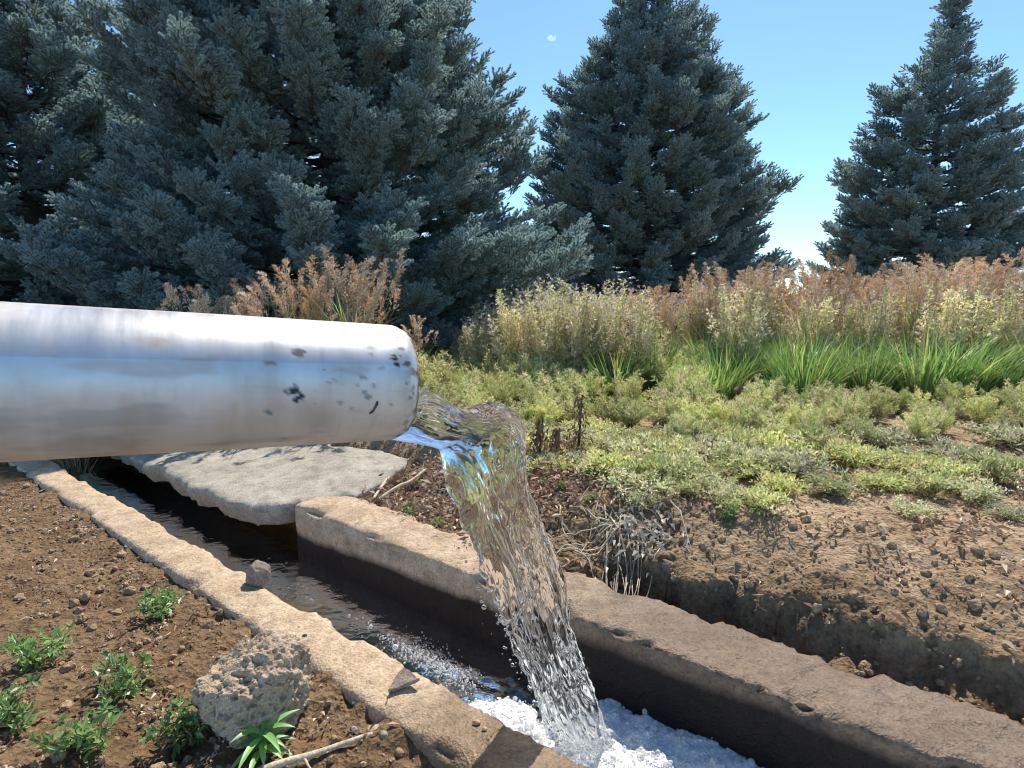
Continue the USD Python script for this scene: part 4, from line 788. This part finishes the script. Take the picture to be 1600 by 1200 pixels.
# ------------------------------------------------------------------ spruces
def spray(seed):
    """Spruce spray along +x, about 0.5 m long, of thick bottle-brush shoots; needles and twigs in one mesh."""
    r = np.random.default_rng(seed); shoots = []
    main = np.c_[np.linspace(0, 0.42, 8), 0.02 * np.sin(np.linspace(0, 3, 8) + seed), 0.05 * np.linspace(0, 1, 8) ** 2]
    V, F_, C = [], [], []; n0 = 0
    def push(v, f, c):
        nonlocal n0
        V.append(v); F_.append(f + n0); C.append(np.broadcast_to(c, (len(v), 3))); n0 += len(v)
    push(*tube(main, np.linspace(0.006, 0.002, 8), 4, False), (0.10, 0.075, 0.05))
    shoots.append((main[-2], main[-1] + [0.09, 0, 0.04]))
    for k, x in enumerate(np.linspace(0.06, 0.40, 5)):
        for sgn in (-1, 1):
            x2 = x + sgn * 0.018; a = np.array([x2, np.interp(x2, main[:, 0], main[:, 1]), np.interp(x2, main[:, 0], main[:, 2])])
            L = (0.24 - 0.30 * x) * r.uniform(0.85, 1.2); an = r.uniform(0.6, 0.95)
            d = unit(np.array([math.cos(an), sgn * math.sin(an), r.uniform(-0.02, 0.40)])); b = a + d * L
            shoots.append((a + d * L * max(0.2, 1 - 0.13 / L), b))
            if L > 0.15:
                s2 = 1 if r.random() < 0.5 else -1; a2 = a + d * L * 0.42; an2 = math.atan2(d[1], d[0]) + s2 * r.uniform(0.7, 0.95)
                d2 = unit(np.array([math.cos(an2), math.sin(an2), r.uniform(0.05, 0.5)])); shoots.append((a2 + d2 * 0.02, a2 + d2 * r.uniform(0.09, 0.13)))
        if k % 2: shoots.append((np.array([x, 0, 0.02]), np.array([x + 0.07, r.normal() * 0.03, 0.12])))
    for a, b in shoots:
        L = np.linalg.norm(b - a); d = (b - a) / L
        s1 = unit(np.cross(d, [0.1, 0.2, 1.0])); s2 = np.cross(d, s1)
        n = int(44 + 560 * L); t = r.random(n) ** 0.75; t[: n // 6] = 1.0
        ph = r.uniform(0, 6.283, n); fw = np.where(t > 0.98, r.uniform(0.6, 2.2, n), r.uniform(0.30, 0.80, n))
        rad = s1 * np.cos(ph)[:, None] + s2 * np.sin(ph)[:, None]; rad = rad + np.maximum(-rad[:, 2:3], 0) * [0, 0, 0.6]
        nd = unit(rad + d * fw[:, None]); B = a + d * (L * t)[:, None]; ln = r.uniform(0.028, 0.038, n)[:, None]
        sd = unit(np.cross(nd, r.normal(size=(n, 3)))) * 0.0043
        v = np.stack([B - sd, B + sd, B + nd * ln], 1).reshape(-1, 3)
        fresh = r.uniform(0.8, 1.25)
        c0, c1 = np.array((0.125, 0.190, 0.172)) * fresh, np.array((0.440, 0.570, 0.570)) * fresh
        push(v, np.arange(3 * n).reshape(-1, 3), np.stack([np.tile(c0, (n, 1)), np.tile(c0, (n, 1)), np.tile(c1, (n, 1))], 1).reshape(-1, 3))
    return (np.vstack(V), np.vstack(F_)), NEEDLE, np.vstack(C), False

def spruce(base, H, prof, seed, label, tier=0.25, dens=1.0, sc0=1.0, low=0.25):
    """prof(z) gives the crown radius at height z above the base."""
    r = np.random.default_rng(seed); t = thing('spruce_tree', base, label=label, cat='tree')
    zz = np.linspace(-0.2, H * 0.97, 14)
    add(t, 'trunk', tube(np.c_[np.sin(zz) * 0.02, np.cos(zz * 1.3) * 0.02, zz], np.linspace(0.024 * H, 0.01, 14), 12), BARK, smooth=True)
    br, pos, mats, scl = [], [], [], []
    def put(p, d, size, tilt):
        d = unit(d); up_ = unit(np.array([0, 0, 1.0]) + r.normal(size=3) * tilt); yv = unit(np.cross(up_, d))
        mats.append(np.stack([d, yv, np.cross(d, yv)], 1)); pos.append(p - d * 0.14 * size); scl.append(size)
    z = low
    while z < H * 0.985:
        R = prof(z); nb = max(5, int((5.0 + 4.0 * R) * dens))
        a0 = r.uniform(0, 6.28)
        for k in range(nb):
            az = a0 + (k + r.uniform(-.4, .4)) * 6.283 / nb; zb = z + r.uniform(-.5, .5) * tier
            lump = (fbm(np.array([[math.cos(az) * 1.5, math.sin(az) * 1.5, z * 1.1 + seed]]), 2, seed)[0] - 0.5) * 2
            Rt = prof(max(0.35, z + (-0.16 + 0.50 * (z / H) ** 1.3 + 0.12) * R))
            L = max(0.12, Rt * (0.95 + 0.26 * lump) * r.uniform(0.88, 1.06) - 0.16)
            rel = z / H; slope = -0.16 + 0.50 * rel ** 1.3; up = 0.20 * (1 - rel) + 0.06
            rr_ = np.linspace(0, L, 9); q = rr_ / L
            zc = np.maximum(zb + slope * rr_ + up * L * q ** 3, 0.10 + 0.05 * q)
            path = np.c_[np.cos(az) * rr_, np.sin(az) * rr_, zc]
            br.append(tube(path[:8], np.linspace(0.006 + 0.010 * L, 0.004, 8), 5, False))
            dz = np.gradient(zc, rr_); x = max(0.08, 0.36 * L) if R > 0.8 else 0.04
            while x <= L + 0.02:
                p = np.array([np.interp(x, rr_, path[:, j]) for j in range(3)]); tan = unit(np.array([np.cos(az), np.sin(az), np.interp(x, rr_, dz)]))
                room = L - x; inner = x < 0.55 * L
                for sgn in ((-1, 1, 0) if not inner else (-1, 1)):
                    p = p + [0, 0, r.uniform(-0.10, 0.06)]; yaw = sgn * r.uniform(0.40, 1.05) + (r.normal() * 0.25 if sgn == 0 else 0); size = sc0 * np.clip(0.80 + 0.16 * room, 0.7, 1.15) * r.uniform(0.62, 1.25)
                    d = Rotation.from_rotvec([0, 0, yaw]).apply(tan); d[2] += r.uniform(-0.22, 0.14) + 0.10 * rel + (r.uniform(0.1, 0.4) if sgn == 0 else 0)
                    put(p, d, size, 0.14 + 0.16 * rel)
                x += (0.145 if not inner else 0.40) * sc0 * r.uniform(0.85, 1.15)
        z += tier * (0.70 + 0.30 * min(1, R / 1.5))
    for k in range(6): put(np.array([0, 0, H * (0.93 + 0.012 * k)]), np.array([r.normal() * 0.3, r.normal() * 0.3, 1.0]), 0.7, 0.3)
    v, f, _ = join(br); add(t, 'branches', (v, f), BARK, kind='stuff')
    n = len(pos)
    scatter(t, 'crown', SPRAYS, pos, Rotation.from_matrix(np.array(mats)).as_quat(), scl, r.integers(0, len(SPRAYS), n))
    return n
SPRAYS = [spray(k) for k in range(7)]
def taper(H, pts):
    a, b = zip(*pts); return lambda z: float(np.interp(z, a, b))
NT = 0
def tree_at(px, Y): x = (px - 800) / FPX * (Y * math.cos(PITCH)); return (x, Y, gz(x, Y) - 0.02)
NT += spruce(tree_at(525, 8.6), 8.3, taper(8.3, [(0, 2.9), (0.5, 3.4), (1.0, 3.85), (1.5, 3.6), (1.9, 3.0), (2.6, 2.85), (3.5, 2.9), (4.5, 2.35), (5.0, 1.95), (5.5, 1.6), (6.6, 0.95), (8.3, 0.08)]), 3, 'large blue spruce filling the upper left behind the pipe')
NT += spruce(tree_at(1003, 14.0), 9.1, taper(9.1, [(0, 3.0), (1.0, 3.3), (3.5, 2.85), (5.1, 2.4), (6.6, 1.5), (7.4, 1.05), (8.2, 0.6), (9.1, 0.06)]), 8, 'blue spruce with full pointed crown standing against the sky at the right', dens=0.95, tier=0.27, sc0=1.1)
NT += spruce(tree_at(1440, 14.5), 8.0, taper(8.0, [(0, 2.4), (1.0, 2.8), (3.0, 2.4), (5.0, 1.7), (7, 0.7), (8.0, 0.06)]), 15, 'spruce at the far right edge beyond the reeds', tier=0.33, dens=0.8, sc0=1.3)
NT += spruce(tree_at(70, 9.6), 8.4, taper(8.4, [(0, 2.6), (1.0, 3.0), (3.0, 2.6), (5.0, 1.8), (7, 0.8), (8.4, 0.06)]), 21, 'spruce at the far left edge beyond the pipe', tier=0.33, dens=0.8, sc0=1.3)
print('sprays', NT)

# ------------------------------------------------------------------ house far behind
hs = thing('house', (-6.0, 60.0, gz(-6.0, 60.0) - 0.3), 0.12, label='pale house with dark roof glimpsed between the two big spruces', cat='house')
W_, Dp, Hh, Rg = 12.0, 8.0, 3.2, 5.4
wall = trimesh.creation.extrude_polygon(sg.Polygon([(-Dp / 2, -0.5), (Dp / 2, -0.5), (Dp / 2, Hh), (0, Rg), (-Dp / 2, Hh)]), W_, engine='earcut')
wv = np.array(wall.vertices); wv = np.c_[wv[:, 2] - W_ / 2, wv[:, 0], wv[:, 1]]
add(hs, 'wall', (wv, np.array(wall.faces)), SIDING)
rp = []
for sg_ in (-1, 1):
    a_ = np.array([[-W_ / 2 - .4, sg_ * (Dp / 2 + .4), Hh - .15], [W_ / 2 + .4, sg_ * (Dp / 2 + .4), Hh - .15], [W_ / 2 + .4, 0, Rg + .08], [-W_ / 2 - .4, 0, Rg + .08]])
    b_ = a_ + [0, 0, 0.15]; rp.append((np.vstack([a_, b_]), np.array([[0, 1, 2], [0, 2, 3], [4, 6, 5], [4, 7, 6], [0, 5, 1], [0, 4, 5], [1, 6, 2], [1, 5, 6], [2, 7, 3], [2, 6, 7], [3, 4, 0], [3, 7, 4]])))
v, f, _ = join(rp); add(hs, 'roof', (v, f), ROOFM)
for wx in (-3.5, 0.5, 3.8):
    b = trimesh.creation.box((1.2, 0.1, 1.3)); fr = np.array(b.vertices) + [wx, -Dp / 2 - 0.02, 1.7]
    fp = add(hs, 'window', (fr, np.array(b.faces)), SIDING)
    b = trimesh.creation.box((1.0, 0.04, 1.1)); add(str(fp.GetPath()), 'pane', (np.array(b.vertices) + [wx, -Dp / 2 - 0.075, 1.7], np.array(b.faces)), PANEM)
